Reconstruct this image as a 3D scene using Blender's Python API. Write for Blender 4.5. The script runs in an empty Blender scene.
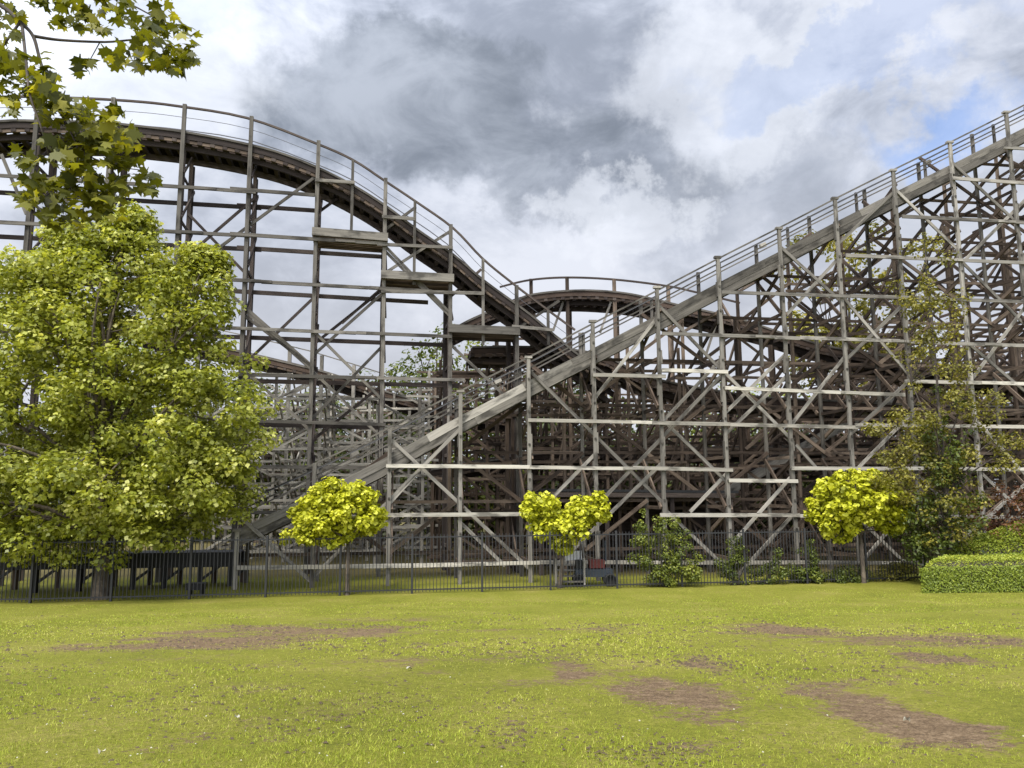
import bpy, math, random
import numpy as np
from mathutils import Vector
R = math.radians
random.seed(7); rng = np.random.default_rng(11)
scene = bpy.context.scene
col = scene.collection

# ------------------------------------------------------------------ camera
FPX = 769.0
PITCH, ROLL, CAMZ = R(8.0), R(0.35), 1.65
cam_d = bpy.data.cameras.new('camera'); cam = bpy.data.objects.new('camera', cam_d); col.objects.link(cam)
cam_d.sensor_width = 36.0; cam_d.lens = 36.0*FPX/1024.0
cam_d.clip_start = 0.05; cam_d.clip_end = 340
cam.location = (0, 0, CAMZ)
fw = np.array([0, math.cos(PITCH), math.sin(PITCH)])
up0 = np.array([0, -math.sin(PITCH), math.cos(PITCH)]); rt0 = np.array([1.0, 0, 0])
rt = rt0*math.cos(ROLL) - up0*math.sin(ROLL); up = up0*math.cos(ROLL) + rt0*math.sin(ROLL)
from mathutils import Matrix
cam.matrix_world = Matrix(((rt[0], up[0], -fw[0], 0), (rt[1], up[1], -fw[1], 0), (rt[2], up[2], -fw[2], CAMZ), (0, 0, 0, 1)))
scene.camera = cam
CO = np.array([0, 0, CAMZ])

# ------------------------------------------------------------------ world, sun, exposure
SUN_EL, SUN_AZ = R(55), R(208)          # azimuth clockwise from +Y: behind and to the left of the camera
sun_dir = np.array([math.sin(SUN_AZ)*math.cos(SUN_EL), math.cos(SUN_AZ)*math.cos(SUN_EL), math.sin(SUN_EL)])
sd = bpy.data.lights.new('sun', 'SUN'); so = bpy.data.objects.new('sun', sd); col.objects.link(so)
sd.energy = 4.0; sd.angle = R(22); sd.color = (1.0, 0.95, 0.86)
so.rotation_euler = Vector(sun_dir).to_track_quat('Z', 'Y').to_euler()
scene.view_settings.view_transform = 'Standard'; scene.view_settings.look = 'None'
scene.view_settings.gamma = 1.0; scene.view_settings.use_curve_mapping = False
scene.view_settings.exposure = 0.52

def dirpx(px, py):
    d = fw + rt*((px-512)/FPX) + up*((384-py)/FPX)
    return d/np.linalg.norm(d)

class NT:
    """small helper to write node trees"""
    def __init__(s, nt): s.t = nt; s.n = nt.nodes; s.l = nt.links
    def node(s, typ, **kw):
        n = s.n.new(typ)
        for k, v in kw.items():
            if k == 'inp':
                for a, b in v.items():
                    if hasattr(b, 'is_output') or isinstance(b, bpy.types.NodeSocket): s.l.new(b, n.inputs[a])
                    else: n.inputs[a].default_value = b
            else: setattr(n, k, v)
        return n
    def math(s, op, a, b=0.0, clamp=False):
        return s.node('ShaderNodeMath', operation=op, use_clamp=clamp, inp={0: a, 1: b}).outputs[0]
    def vm(s, op, a, b=(0, 0, 0), out=0):
        return s.node('ShaderNodeVectorMath', operation=op, inp={0: a, 1: b}).outputs[out]
    def mix(s, f, a, b, blend='MIX'):
        n = s.node('ShaderNodeMix', data_type='RGBA', blend_type=blend)
        for i, v in ((0, f), (6, a), (7, b)):
            if isinstance(v, bpy.types.NodeSocket): s.l.new(v, n.inputs[i])
            else: n.inputs[i].default_value = v if not isinstance(v, tuple) or len(v) == 4 else (*v, 1)
        return n.outputs[2]
    def noise(s, vec, scale, detail=4, rough=0.55, dist=0.0, out='Fac'):
        return s.node('ShaderNodeTexNoise', inp={'Vector': vec, 'Scale': scale, 'Detail': detail, 'Roughness': rough, 'Distortion': dist}).outputs[out]
    def smooth(s, v, lo, hi, a=0.0, b=1.0):
        return s.node('ShaderNodeMapRange', interpolation_type='SMOOTHSTEP', inp={0: v, 1: lo, 2: hi, 3: a, 4: b}).outputs[0]
    def ramp(s, f, stops):
        n = s.node('ShaderNodeValToRGB', inp={0: f}); e = n.color_ramp.elements
        while len(e) < len(stops): e.new(0.5)
        for el, (p, c) in zip(e, stops): el.position = p; el.color = (*c, 1)
        return n.outputs[0]

world = bpy.data.worlds.new('World'); scene.world = world; world.use_nodes = True
w = NT(world.node_tree); w.n.clear()
wout = w.node('ShaderNodeOutputWorld'); bg = w.node('ShaderNodeBackground'); w.l.new(bg.outputs[0], wout.inputs[0])
bg.inputs['Strength'].default_value = 0.12
sky = w.node('ShaderNodeTexSky', sky_type='NISHITA', sun_disc=False, sun_elevation=SUN_EL, sun_rotation=SUN_AZ, air_density=1.2, dust_density=1.0, ozone_density=2.0)
D = w.node('ShaderNodeTexCoord').outputs['Generated']
dz = w.node('ShaderNodeSeparateXYZ', inp={0: D}).outputs[2]
den = w.math('ADD', w.math('MAXIMUM', dz, 0.0), 0.22)
P = w.node('ShaderNodeVectorMath', operation='DIVIDE', inp={0: D, 1: w.node('ShaderNodeCombineXYZ', inp={0: den, 1: den, 2: den}).outputs[0]}).outputs[0]
warp = w.vm('SCALE', w.vm('SUBTRACT', w.noise(D, 3.6, 9, 0.62, out='Color'), (0.5, 0.5, 0.5)), (0, 0, 0))
warp.node.inputs['Scale'].default_value = 0.5
DW = w.vm('ADD', D, warp)
def blob(px, py, rx, ry, lo=1.12, hi=0.72):
    """soft elliptical region of the sky round one compass direction, edges broken by the cloud noise"""
    c = dirpx(px, py); e = np.cross(c, [0, 0, 1.0]); e /= np.linalg.norm(e); n = np.cross(e, c)
    d = w.vm('SUBTRACT', DW, tuple(c))
    a = w.math('DIVIDE', w.vm('DOT_PRODUCT', d, tuple(e), out=1), rx/FPX)
    b = w.math('DIVIDE', w.vm('DOT_PRODUCT', d, tuple(n), out=1), ry/FPX)
    r = w.math('SQRT', w.math('ADD', w.math('MULTIPLY', a, a), w.math('MULTIPLY', b, b)))
    return w.smooth(r, lo, hi)
DS = w.vm('MULTIPLY', D, (1.0, 1.0, 1.7))
big = w.noise(DS, 3.2, 10, 0.56, 0.35); fine = w.noise(DS, 9.0, 10, 0.62, 0.5)
base = w.math('ADD', w.math('MULTIPLY', big, 0.75), w.math('MULTIPLY', fine, 0.35))
CL = 1/0.12
cloud = w.ramp(w.smooth(base, 0.42, 0.68), [(0, (0.25, 0.28, 0.345)), (0.45, (0.40, 0.435, 0.515)), (1, (0.58, 0.61, 0.685))])
dark = w.ramp(w.smooth(w.math('ADD', w.math('MULTIPLY', fine, 0.5), w.math('MULTIPLY', big, 0.5)), 0.36, 0.62), [(0, (0.16, 0.185, 0.23)), (1, (0.33, 0.365, 0.43))])
d1 = blob(430, 128, 205, 78); d2 = blob(590, 160, 110, 45); d3 = blob(735, 175, 90, 60); d4 = blob(900, 235, 120, 60)
m = w.math('MAXIMUM', d1, w.math('MULTIPLY', d2, 0.6)); m = w.math('MULTIPLY', m, 0.92)
c1 = w.mix(m, cloud, dark)
c1 = w.mix(w.math('MULTIPLY', w.math('MAXIMUM', d3, d4), 0.45), c1, (0.30, 0.33, 0.39))
bright = w.math('MAXIMUM', w.math('MAXIMUM', blob(60, 60, 170, 110), blob(730, 60, 110, 80)), blob(640, 215, 60, 45))
c1 = w.mix(w.math('MULTIPLY', bright, 0.45), c1, (0.68, 0.71, 0.77))
low = w.smooth(dz, 0.42, 0.12)
c1 = w.mix(w.math('MULTIPLY', low, 0.6), c1, (0.55, 0.56, 0.60))
# the sky round the hidden sun (behind the camera) is brighter
sdot = w.vm('DOT_PRODUCT', D, tuple(sun_dir), out=1)
glow = w.math('ADD', 1.0, w.math('MULTIPLY', w.smooth(sdot, -0.1, 0.9), 2.6))
c1s = w.vm('SCALE', c1); w.l.new(w.math('MULTIPLY', glow, CL), c1s.node.inputs['Scale'])
gap = w.math('MAXIMUM', w.math('MULTIPLY', blob(940, 128, 72, 34, 1.25, 0.3), 0.62), w.math('MULTIPLY', blob(850, 45, 150, 35), 0.25))
gap = w.math('MAXIMUM', gap, w.math('MULTIPLY', blob(140, 10, 60, 30), 0.15))
blue = w.mix(1.0, sky.outputs[0], (0.9, 1.05, 1.35, 1), 'MULTIPLY')
w.l.new(w.mix(gap, c1s, blue), bg.inputs['Color'])

# ------------------------------------------------------------------ projection helpers
def gz(x, y):
    t = np.clip((np.asarray(y, float)-2)/25.0, 0, 1)
    t = t - 0.04*np.sin(t*math.pi*2)
    return -2.0*t
def at(px, py, Y):
    d = dirpx(px, py); return CO + d*(Y/d[1])
def on_ground(px, py):
    d = dirpx(px, py); t = 1.0
    for _ in range(4000):
        p = CO + d*t
        if p[2] <= gz(p[0], p[1]): break
        t += 0.02
    return np.array([p[0], p[1], float(gz(p[0], p[1]))])
def proj(p):
    q = np.asarray(p, float)-CO; z = q@fw
    return 512+FPX*(q@rt)/z, 384-FPX*(q@up)/z
class Plane:
    def __init__(s, Y0, m):
        n = math.hypot(1, m); s.T = np.array([1/n, m/n, 0]); s.B = np.array([-m/n, 1/n, 0]); s.O = np.array([0, Y0, 0.])
    def hit(s, px, py, off=0.0):
        d = dirpx(px, py); t = ((s.O + s.B*off - CO)@s.B)/(d@s.B); return CO + d*t
    def base(s, px, py, off=0.0):
        p = s.hit(px, py, 0)+s.B*off; return np.array([p[0], p[1], float(gz(p[0], p[1]))])
PF = Plane(32.0, 0.15)     # lift hill, near face
PG = Plane(36.0, 0.20)     # drop hill

# ------------------------------------------------------------------ object helpers
def tag(o, label=None, cat=None, group=None, kind=None):
    for k, v in (('label', label), ('category', cat), ('group', group), ('kind', kind)):
        if v: o[k] = v
    return o
def empty(name, loc=(0, 0, 0), parent=None):
    o = bpy.data.objects.new(name, None); col.objects.link(o); o.location = [float(v) for v in loc]; o.empty_display_size = 0.3
    if parent: o.parent = parent
    return o
def link(name, me, mat, parent=None, keep=True):
    if mat: me.materials.append(mat)
    o = bpy.data.objects.new(name, me); col.objects.link(o)
    if parent:
        o.parent = parent
        root, off = parent, Vector((0, 0, 0))
        while root: off += root.location; root = root.parent
        o.location = -off           # geometry is written in world coordinates
    return o
def fast_mesh(name, V, k, attrs=None, smooth=False):
    """V: (n*k,3) vertices, each run of k is one polygon"""
    V = np.asarray(V, np.float32); n = len(V)//k
    me = bpy.data.meshes.new(name)
    me.vertices.add(n*k); me.vertices.foreach_set('co', V.ravel())
    me.loops.add(n*k); me.loops.foreach_set('vertex_index', np.arange(n*k, dtype=np.int32))
    me.polygons.add(n); me.polygons.foreach_set('loop_start', np.arange(0, n*k, k, dtype=np.int32))
    if smooth: me.polygons.foreach_set('use_smooth', np.ones(n, bool))
    for a, v in (attrs or {}).items():
        at_ = me.attributes.new(a, 'FLOAT', 'POINT'); at_.data.foreach_set('value', np.asarray(v, np.float32))
    me.update(calc_edges=True); return me
def unit(v): v = np.asarray(v, float); return v/max(np.linalg.norm(v), 1e-9)

class TB:
    """timbers: boxes between two points, with grain coordinates"""
    def __init__(s): s.V = []; s.F = []; s.tc = []; s.rn = []
    def add(s, a, b, w_, d_, nrm=(0, -1, 0), rn=None):
        a = np.asarray(a, float); b = np.asarray(b, float); L = np.linalg.norm(b-a)
        if L < 1e-4: return s
        l = (b-a)/L; n = np.asarray(nrm, float); n = n-(n@l)*l
        if np.linalg.norm(n) < 1e-3: n = np.array([0.31, 0.2, 0.9]); n = n-(n@l)*l
        n /= np.linalg.norm(n); c = np.cross(l, n); i = len(s.V); o = [random.random()*40 for _ in range(3)]
        r = random.random() if rn is None else rn
        for e, p in ((0, a), (L, b)):
            for sc, sn in ((-1, -1), (1, -1), (1, 1), (-1, 1)):
                s.V.append(p+c*sc*w_/2+n*sn*d_/2); s.tc.append((e+o[0], sc*w_/2+o[1], sn*d_/2+o[2])); s.rn.append(r)
        s.F += [(i, i+1, i+2, i+3), (i+7, i+6, i+5, i+4), (i, i+4, i+5, i+1), (i+1, i+5, i+6, i+2), (i+2, i+6, i+7, i+3), (i+3, i+7, i+4, i)]
        return s
    def path(s, pts, w_, d_, nrm=(0, 0, 1), rn=None):
        """a continuous beam along a polyline"""
        P_ = [np.asarray(p, float) for p in pts]; i0 = len(s.V); L = 0; o = [random.random()*40 for _ in range(3)]
        r = random.random() if rn is None else rn
        for k, p in enumerate(P_):
            l = unit(P_[min(k+1, len(P_)-1)]-P_[max(k-1, 0)]); nn = nrm[k] if isinstance(nrm, list) else np.asarray(nrm, float)
            n = unit(nn-(nn@l)*l); c = np.cross(l, n)
            if k: L += np.linalg.norm(p-P_[k-1])
            for sc, sn in ((-1, -1), (1, -1), (1, 1), (-1, 1)):
                s.V.append(p+c*sc*w_/2+n*sn*d_/2); s.tc.append((L+o[0], sc*w_/2+o[1], sn*d_/2+o[2])); s.rn.append(r)
            if k:
                i = i0+4*(k-1)
                s.F += [(i, i+4, i+5, i+1), (i+1, i+5, i+6, i+2), (i+2, i+6, i+7, i+3), (i+3, i+7, i+4, i)]
        e = i0+4*(len(P_)-1); s.F += [(i0, i0+1, i0+2, i0+3), (e+3, e+2, e+1, e)]
        return s
    def build(s, name, mat, parent=None):
        me = bpy.data.meshes.new(name); me.from_pydata([tuple(v) for v in s.V], [], s.F)
        a = me.attributes.new('tc', 'FLOAT_VECTOR', 'POINT'); a.data.foreach_set('vector', np.asarray(s.tc, np.float32).ravel())
        a = me.attributes.new('rnd', 'FLOAT', 'POINT'); a.data.foreach_set('value', np.asarray(s.rn, np.float32))
        return link(name, me, mat, parent)

# ------------------------------------------------------------------ materials
def material(name):
    m_ = bpy.data.materials.new(name); m_.use_nodes = True; t = NT(m_.node_tree); t.n.clear()
    out = t.node('ShaderNodeOutputMaterial'); return m_, t, out
def wood(name, c_dark, c_mid, c_light, stain=0.35, rough=0.9):
    m_, t, out = material(name)
    tc = t.node('ShaderNodeAttribute', attribute_name='tc').outputs['Vector']
    rn = t.node('ShaderNodeAttribute', attribute_name='rnd').outputs['Fac']
    sc = t.vm('MULTIPLY', tc, (0.7, 14, 14)); g = t.noise(sc, 1.0, 5, 0.65)
    blot = t.noise(t.vm('MULTIPLY', tc, (0.9, 2.5, 2.5)), 1.0, 4, 0.6)
    v = t.math('ADD', t.math('MULTIPLY', g, 0.6), t.math('MULTIPLY', rn, 0.4))
    c = t.ramp(v, [(0.2, c_dark), (0.5, c_mid), (0.8, c_light)])
    c = t.mix(t.math('MULTIPLY', t.smooth(blot, 0.48, 0.66), stain), c, tuple(0.45*x for x in c_dark))
    bump = t.node('ShaderNodeBump', inp={'Strength': 0.4, 'Distance': 0.01, 'Height': g}).outputs[0]
    b = t.node('ShaderNodeBsdfPrincipled', inp={'Base Color': c, 'Roughness': rough, 'Specular IOR Level': 0.25, 'Normal': bump})
    t.l.new(b.outputs[0], out.inputs[0]); return m_
def plain(name, c, rough=0.6, metal=0.0, var=0.25, scale=6):
    m_, t, out = material(name)
    n = t.noise(t.node('ShaderNodeTexCoord').outputs['Object'], scale, 5, 0.6)
    cc = t.mix(t.math('MULTIPLY', n, var*2), c, tuple(0.5*x for x in c))
    b = t.node('ShaderNodeBsdfPrincipled', inp={'Base Color': cc, 'Roughness': rough, 'Metallic': metal})
    t.l.new(b.outputs[0], out.inputs[0]); return m_
def leafmat(name, stops, trans=0.35, tint=(1.25, 1.2, 0.5), rough=0.5):
    m_, t, out = material(name)
    rn = t.node('ShaderNodeAttribute', attribute_name='rnd').outputs['Fac']
    c = t.ramp(rn, stops)
    p = t.node('ShaderNodeBsdfPrincipled', inp={'Base Color': c, 'Roughness': rough, 'Specular IOR Level': 0.35})
    tr = t.node('ShaderNodeBsdfTranslucent', inp={'Color': t.mix(1.0, c, tint, 'MULTIPLY')})
    mx = t.node('ShaderNodeMixShader', inp={0: trans}); t.l.new(p.outputs[0], mx.inputs[1]); t.l.new(tr.outputs[0], mx.inputs[2])
    t.l.new(mx.outputs[0], out.inputs[0]); return m_
def bark(name, a, b_):
    m_, t, out = material(name)
    P_ = t.node('ShaderNodeTexCoord').outputs['Object']
    n = t.noise(t.vm('MULTIPLY', P_, (9, 9, 2.5)), 1.0, 6, 0.65); n2 = t.noise(P_, 3.0, 4, 0.6)
    c = t.mix(t.smooth(n, 0.3, 0.7), a, b_); c = t.mix(t.math('MULTIPLY', t.smooth(n2, 0.5, 0.62), 0.5), c, tuple(1.6*x for x in b_))
    bump = t.node('ShaderNodeBump', inp={'Strength': 0.7, 'Distance': 0.03, 'Height': n}).outputs[0]
    b = t.node('ShaderNodeBsdfPrincipled', inp={'Base Color': c, 'Roughness': 0.9, 'Normal': bump}); t.l.new(b.outputs[0], out.inputs[0]); return m_

M = {}
M['pale'] = wood('weathered_sunlit_timber', (0.11, 0.10, 0.085), (0.32, 0.296, 0.25), (0.54, 0.504, 0.43), 0.75)  # lit copy of the weathered timber, sunlight included in its colour
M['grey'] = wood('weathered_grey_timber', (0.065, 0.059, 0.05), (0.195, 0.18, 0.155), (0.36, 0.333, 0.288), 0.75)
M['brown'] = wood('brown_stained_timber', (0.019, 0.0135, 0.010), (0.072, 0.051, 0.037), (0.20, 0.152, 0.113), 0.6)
M['mid'] = wood('weathered_backlit_timber', (0.032, 0.029, 0.024), (0.096, 0.087, 0.074), (0.21, 0.192, 0.163), 0.7)  # darker copy of the weathered timber, backlit tone included in its colour
M['dark'] = wood('dark_stained_backlit_timber', (0.014, 0.011, 0.01), (0.04, 0.03, 0.026), (0.10, 0.08, 0.067))  # stained track wood; on drop hill posts the dark colour stands for backlight
M['track'] = wood('track_timber', (0.018, 0.0125, 0.0095), (0.042, 0.028, 0.021), (0.10, 0.07, 0.052))
M['steel'] = plain('galvanised_steel', (0.09, 0.09, 0.095), 0.5, 0.6)
M['fence'] = plain('dark_fence_paint', (0.018, 0.018, 0.02), 0.5, 0.0)
M['black'] = plain('black_sheeting', (0.008, 0.008, 0.009), 0.7)
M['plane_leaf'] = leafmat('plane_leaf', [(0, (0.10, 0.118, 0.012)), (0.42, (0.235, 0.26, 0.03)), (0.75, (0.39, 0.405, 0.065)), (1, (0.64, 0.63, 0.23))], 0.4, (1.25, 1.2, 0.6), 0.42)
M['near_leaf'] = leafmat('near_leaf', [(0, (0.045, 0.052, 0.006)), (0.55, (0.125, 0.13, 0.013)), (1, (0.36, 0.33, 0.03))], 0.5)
M['gold_leaf'] = leafmat('gold_leaf', [(0, (0.17, 0.185, 0.007)), (0.45, (0.43, 0.44, 0.018)), (1, (0.66, 0.64, 0.07))], 0.3, (1.2, 1.2, 0.6))
M['olive_leaf'] = leafmat('olive_leaf', [(0, (0.08, 0.08, 0.012)), (0.6, (0.185, 0.17, 0.024)), (1, (0.31, 0.26, 0.045))], 0.3)
M['green_leaf'] = leafmat('green_leaf', [(0, (0.03, 0.045, 0.007)), (0.6, (0.09, 0.115, 0.015)), (1, (0.21, 0.23, 0.03))], 0.3)
M['dark_leaf'] = leafmat('dark_leaf', [(0, (0.022, 0.035, 0.008)), (0.7, (0.06, 0.075, 0.014)), (1, (0.12, 0.14, 0.025))], 0.3)
M['red_leaf'] = leafmat('red_leaf', [(0, (0.07, 0.03, 0.015)), (0.6, (0.14, 0.06, 0.03)), (1, (0.2, 0.12, 0.04))], 0.3)
M['hedge_leaf'] = leafmat('hedge_leaf', [(0, (0.10, 0.135, 0.015)), (0.6, (0.21, 0.26, 0.025)), (1, (0.36, 0.38, 0.05))], 0.25)
M['bark'] = bark('grey_brown_bark', (0.035, 0.027, 0.018), (0.12, 0.095, 0.068))
M['darkbark'] = bark('dark_bark', (0.02, 0.016, 0.013), (0.07, 0.055, 0.045))
M['red'] = plain('red_paint', (0.15, 0.022, 0.016), 0.7, var=0.6); M['scrap'] = plain('dirty_paper', (0.34, 0.32, 0.24), 0.8); M['white'] = plain('white_paint', (0.7, 0.7, 0.68), 0.5, var=0.1); M['rubber'] = plain('black_rubber', (0.015, 0.015, 0.015), 0.8)
M['blue'] = plain('blue_grey_paint', (0.03, 0.04, 0.055), 0.6)

# ------------------------------------------------------------------ lawn
def value_noise(x, y, seed=0):
    r = np.random.default_rng(seed); T_ = r.random((64, 64))
    xi = np.floor(x).astype(int); yi = np.floor(y).astype(int); fx = x-xi; fy = y-yi
    fx = fx*fx*(3-2*fx); fy = fy*fy*(3-2*fy)
    g = lambda a, b: T_[a % 64, b % 64]
    return (g(xi, yi)*(1-fx)+g(xi+1, yi)*fx)*(1-fy)+(g(xi, yi+1)*(1-fx)+g(xi+1, yi+1)*fx)*fy
def fbm(x, y, seed=0):
    return sum(value_noise(x*2**k, y*2**k, seed+k)*0.5**(k+1) for k in range(5))/0.97
PATCHES = []      # worn patches: centre on the lawn, half sizes in metres, weight
def patch(px0, py0, px1, py1, wgt=1.0):
    a = on_ground(px0, (py0+py1)/2); b = on_ground(px1, (py0+py1)/2); c = on_ground((px0+px1)/2, py0); d = on_ground((px0+px1)/2, py1)
    PATCHES.append(((a[0]+b[0])/2, (c[1]+d[1])/2, abs(b[0]-a[0])/2, abs(c[1]-d[1])/2, wgt))
for q in ((220, 612, 480, 640, 0.5), (440, 640, 640, 700, 0.33), (640, 700, 860, 760, 0.4), (125, 621, 345, 651, 1.05), (300, 615, 420, 648, 0.62), (540, 654, 592, 686, 0.95), (612, 680, 740, 714, 0.92), (676, 655, 735, 674, 1.0), (600, 735, 760, 752, 0.5),
          (795, 682, 890, 716, 1.05), (850, 700, 995, 764, 1.35), (835, 632, 1040, 651, 0.9), (700, 622, 860, 638, 0.85), (560, 622, 640, 634, 0.6), (895, 650, 970, 666, 0.9), (480, 715, 540, 750, 0.55),
          (240, 690, 420, 745, 0.25), (740, 650, 1000, 700, 0.3), (150, 650, 520, 700, 0.28), (580, 745, 700, 760, 0.6)):
    patch(*q)
def dirt_at(x, y, fine=False):
    n = fbm(x*0.7, y*0.9, 3)-0.5; n2 = fbm(x*3.1, y*3.6, 9)-0.5; n3 = fbm(x*11, y*13, 17)-0.5
    v = np.zeros_like(x)
    for cx, cy, rx, ry, wg in PATCHES:
        r = np.sqrt(((x-cx)/rx)**2+((y-cy)/ry)**2)
        v = np.maximum(v, wg*np.clip((1.5-r)*0.8, 0, 0.85))
    dry = 0.30*np.clip(1-np.abs(y-13)/9, 0, 1)
    return np.clip((v+dry+n*1.3+n2*1.0+(n3*1.3 if fine else 0)-0.40)*1.15, 0, 1)
xs = np.concatenate([np.linspace(-400, -26, 30), np.linspace(-25, 25, 400), np.linspace(26, 400, 30)])
ys = np.concatenate([np.linspace(-60, 2.8, 16), np.linspace(3, 34, 380), np.linspace(35, 900, 60)])
X, Y = np.meshgrid(xs, ys); D_ = dirt_at(X.ravel(), Y.ravel())
D_[(Y.ravel() > 29) | (Y.ravel() < 2.5)] *= 0.3
Z = gz(X, Y)+0.05*(fbm(X*0.5, Y*0.5, 21)-0.5)*np.clip((30-Y)/4, 0, 1)
nx = len(xs); ny = len(ys); me = bpy.data.meshes.new('lawn')
I = np.arange(nx*ny).reshape(ny, nx); Fq = np.stack([I[:-1, :-1], I[:-1, 1:], I[1:, 1:], I[1:, :-1]], -1).reshape(-1, 4)
me.vertices.add(nx*ny); me.vertices.foreach_set('co', np.stack([X, Y, Z], -1).astype(np.float32).ravel())
me.loops.add(Fq.size); me.loops.foreach_set('vertex_index', Fq.astype(np.int32).ravel())
me.polygons.add(len(Fq)); me.polygons.foreach_set('loop_start', np.arange(0, Fq.size, 4, dtype=np.int32)); me.polygons.foreach_set('use_smooth', np.ones(len(Fq), bool))
a_ = me.attributes.new('dirt', 'FLOAT', 'POINT'); a_.data.foreach_set('value', D_.astype(np.float32)); me.update(calc_edges=True)
ml, t, out = material('lawn_ground')
po = t.node('ShaderNodeTexCoord').outputs['Object']; dv = t.node('ShaderNodeAttribute', attribute_name='dirt').outputs['Fac']
n1 = t.noise(po, 0.5, 5, 0.6); n2 = t.noise(po, 9, 6, 0.7); n3 = t.noise(po, 38, 5, 0.75)
g = t.ramp(t.math('ADD', t.math('MULTIPLY', n1, 0.5), t.math('MULTIPLY', n2, 0.5)), [(0.3, (0.095, 0.105, 0.014)), (0.5, (0.185, 0.185, 0.025)), (0.68, (0.27, 0.225, 0.07))])
g = t.mix(t.math('MULTIPLY', t.smooth(n3, 0.42, 0.62), 0.55), g, (0.085, 0.095, 0.012))
dc = t.ramp(t.math('ADD', t.math('MULTIPLY', n2, 0.4), t.math('MULTIPLY', n3, 0.6)), [(0.34, (0.045, 0.03, 0.018)), (0.5, (0.14, 0.095, 0.055)), (0.64, (0.27, 0.195, 0.12))])
n4 = t.noise(po, 14, 8, 0.75)
n5 = t.noise(t.vm('MULTIPLY', po, (1, 1.3, 1)), 22, 6, 0.8)
g = t.mix(t.math('MULTIPLY', t.smooth(n5, 0.52, 0.66), 0.85), g, (0.055, 0.045, 0.016))
f = t.smooth(t.math('ADD', dv, t.math('MULTIPLY', t.math('SUBTRACT', n4, 0.5), 2.8)), 0.22, 0.66)
c = t.mix(f, g, dc)
py_ = t.node('ShaderNodeSeparateXYZ', inp={0: po}).outputs[1]
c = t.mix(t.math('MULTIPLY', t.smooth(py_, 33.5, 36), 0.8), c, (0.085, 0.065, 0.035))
bp = t.node('ShaderNodeBump', inp={'Strength': 0.8, 'Distance': 0.04, 'Height': t.math('ADD', n2, n3)}).outputs[0]
b = t.node('ShaderNodeBsdfPrincipled', inp={'Base Color': c, 'Roughness': 0.95, 'Specular IOR Level': 0.1, 'Normal': bp}); t.l.new(b.outputs[0], out.inputs[0])
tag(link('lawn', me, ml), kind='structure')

# grass blades
NB = 520000
yy = np.exp(rng.uniform(math.log(3.6), math.log(29.5), NB)); xx = rng.uniform(-1, 1, NB)*(0.72*yy+2.0)
keep = rng.random(NB) < 0.25-0.2*np.exp(-((yy-11)/4.5)**2)+1.5*np.clip(fbm(xx*5.0, yy*4.0, 41)-0.28, 0, 1)+np.where(yy < 5.5, 0.4, 0)
keep &= rng.random(NB) > np.minimum(dirt_at(xx, yy, True)*1.2, 0.9)
keep &= ~((yy > 28.3+0.15*xx))
xx, yy = xx[keep], yy[keep]; nb = len(xx); hh = rng.uniform(0.010, 0.030, nb)*(0.8+0.5*fbm(xx*0.8, yy*0.8, 5))*np.where(yy < 5.4, 1.6, 1)*np.clip(1.15-0.6*dirt_at(xx, yy), 0.4, 1.2); ww = np.clip(0.0009*yy, 0.004, 0.018)*rng.uniform(0.7, 1.3, nb)
an = rng.uniform(0, 2*math.pi, nb); ln = rng.normal(0, 0.5, (nb, 2))*hh[:, None]; z0 = gz(xx, yy)-0.005
p0 = np.stack([xx-np.cos(an)*ww/2, yy-np.sin(an)*ww/2, z0], -1); p1 = np.stack([xx+np.cos(an)*ww/2, yy+np.sin(an)*ww/2, z0], -1)
p2 = np.stack([xx+ln[:, 0], yy+ln[:, 1], z0+hh], -1)
V = np.stack([p0, p1, p2], 1).reshape(-1, 3)
rr = np.clip(0.0+0.5*fbm(xx*0.35, yy*0.35, 8)+0.4*fbm(xx*2.2, yy*2.6, 31)+0.22*np.exp(-((yy-13)/6)**2)+rng.normal(0, 0.17, nb), 0, 1)
M['grass'] = leafmat('grass_blades', [(0, (0.095, 0.13, 0.010)), (0.4, (0.225, 0.272, 0.018)), (0.75, (0.345, 0.36, 0.042)), (1, (0.44, 0.39, 0.13))], 0.2, (1.15, 1.15, 0.7), 0.7)
tag(link('grass', fast_mesh('grass', V, 3, {'rnd': np.repeat(rr, 3)}), M['grass']), 'short mown yellow green grass over the lawn', 'grass', kind='stuff')

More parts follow.
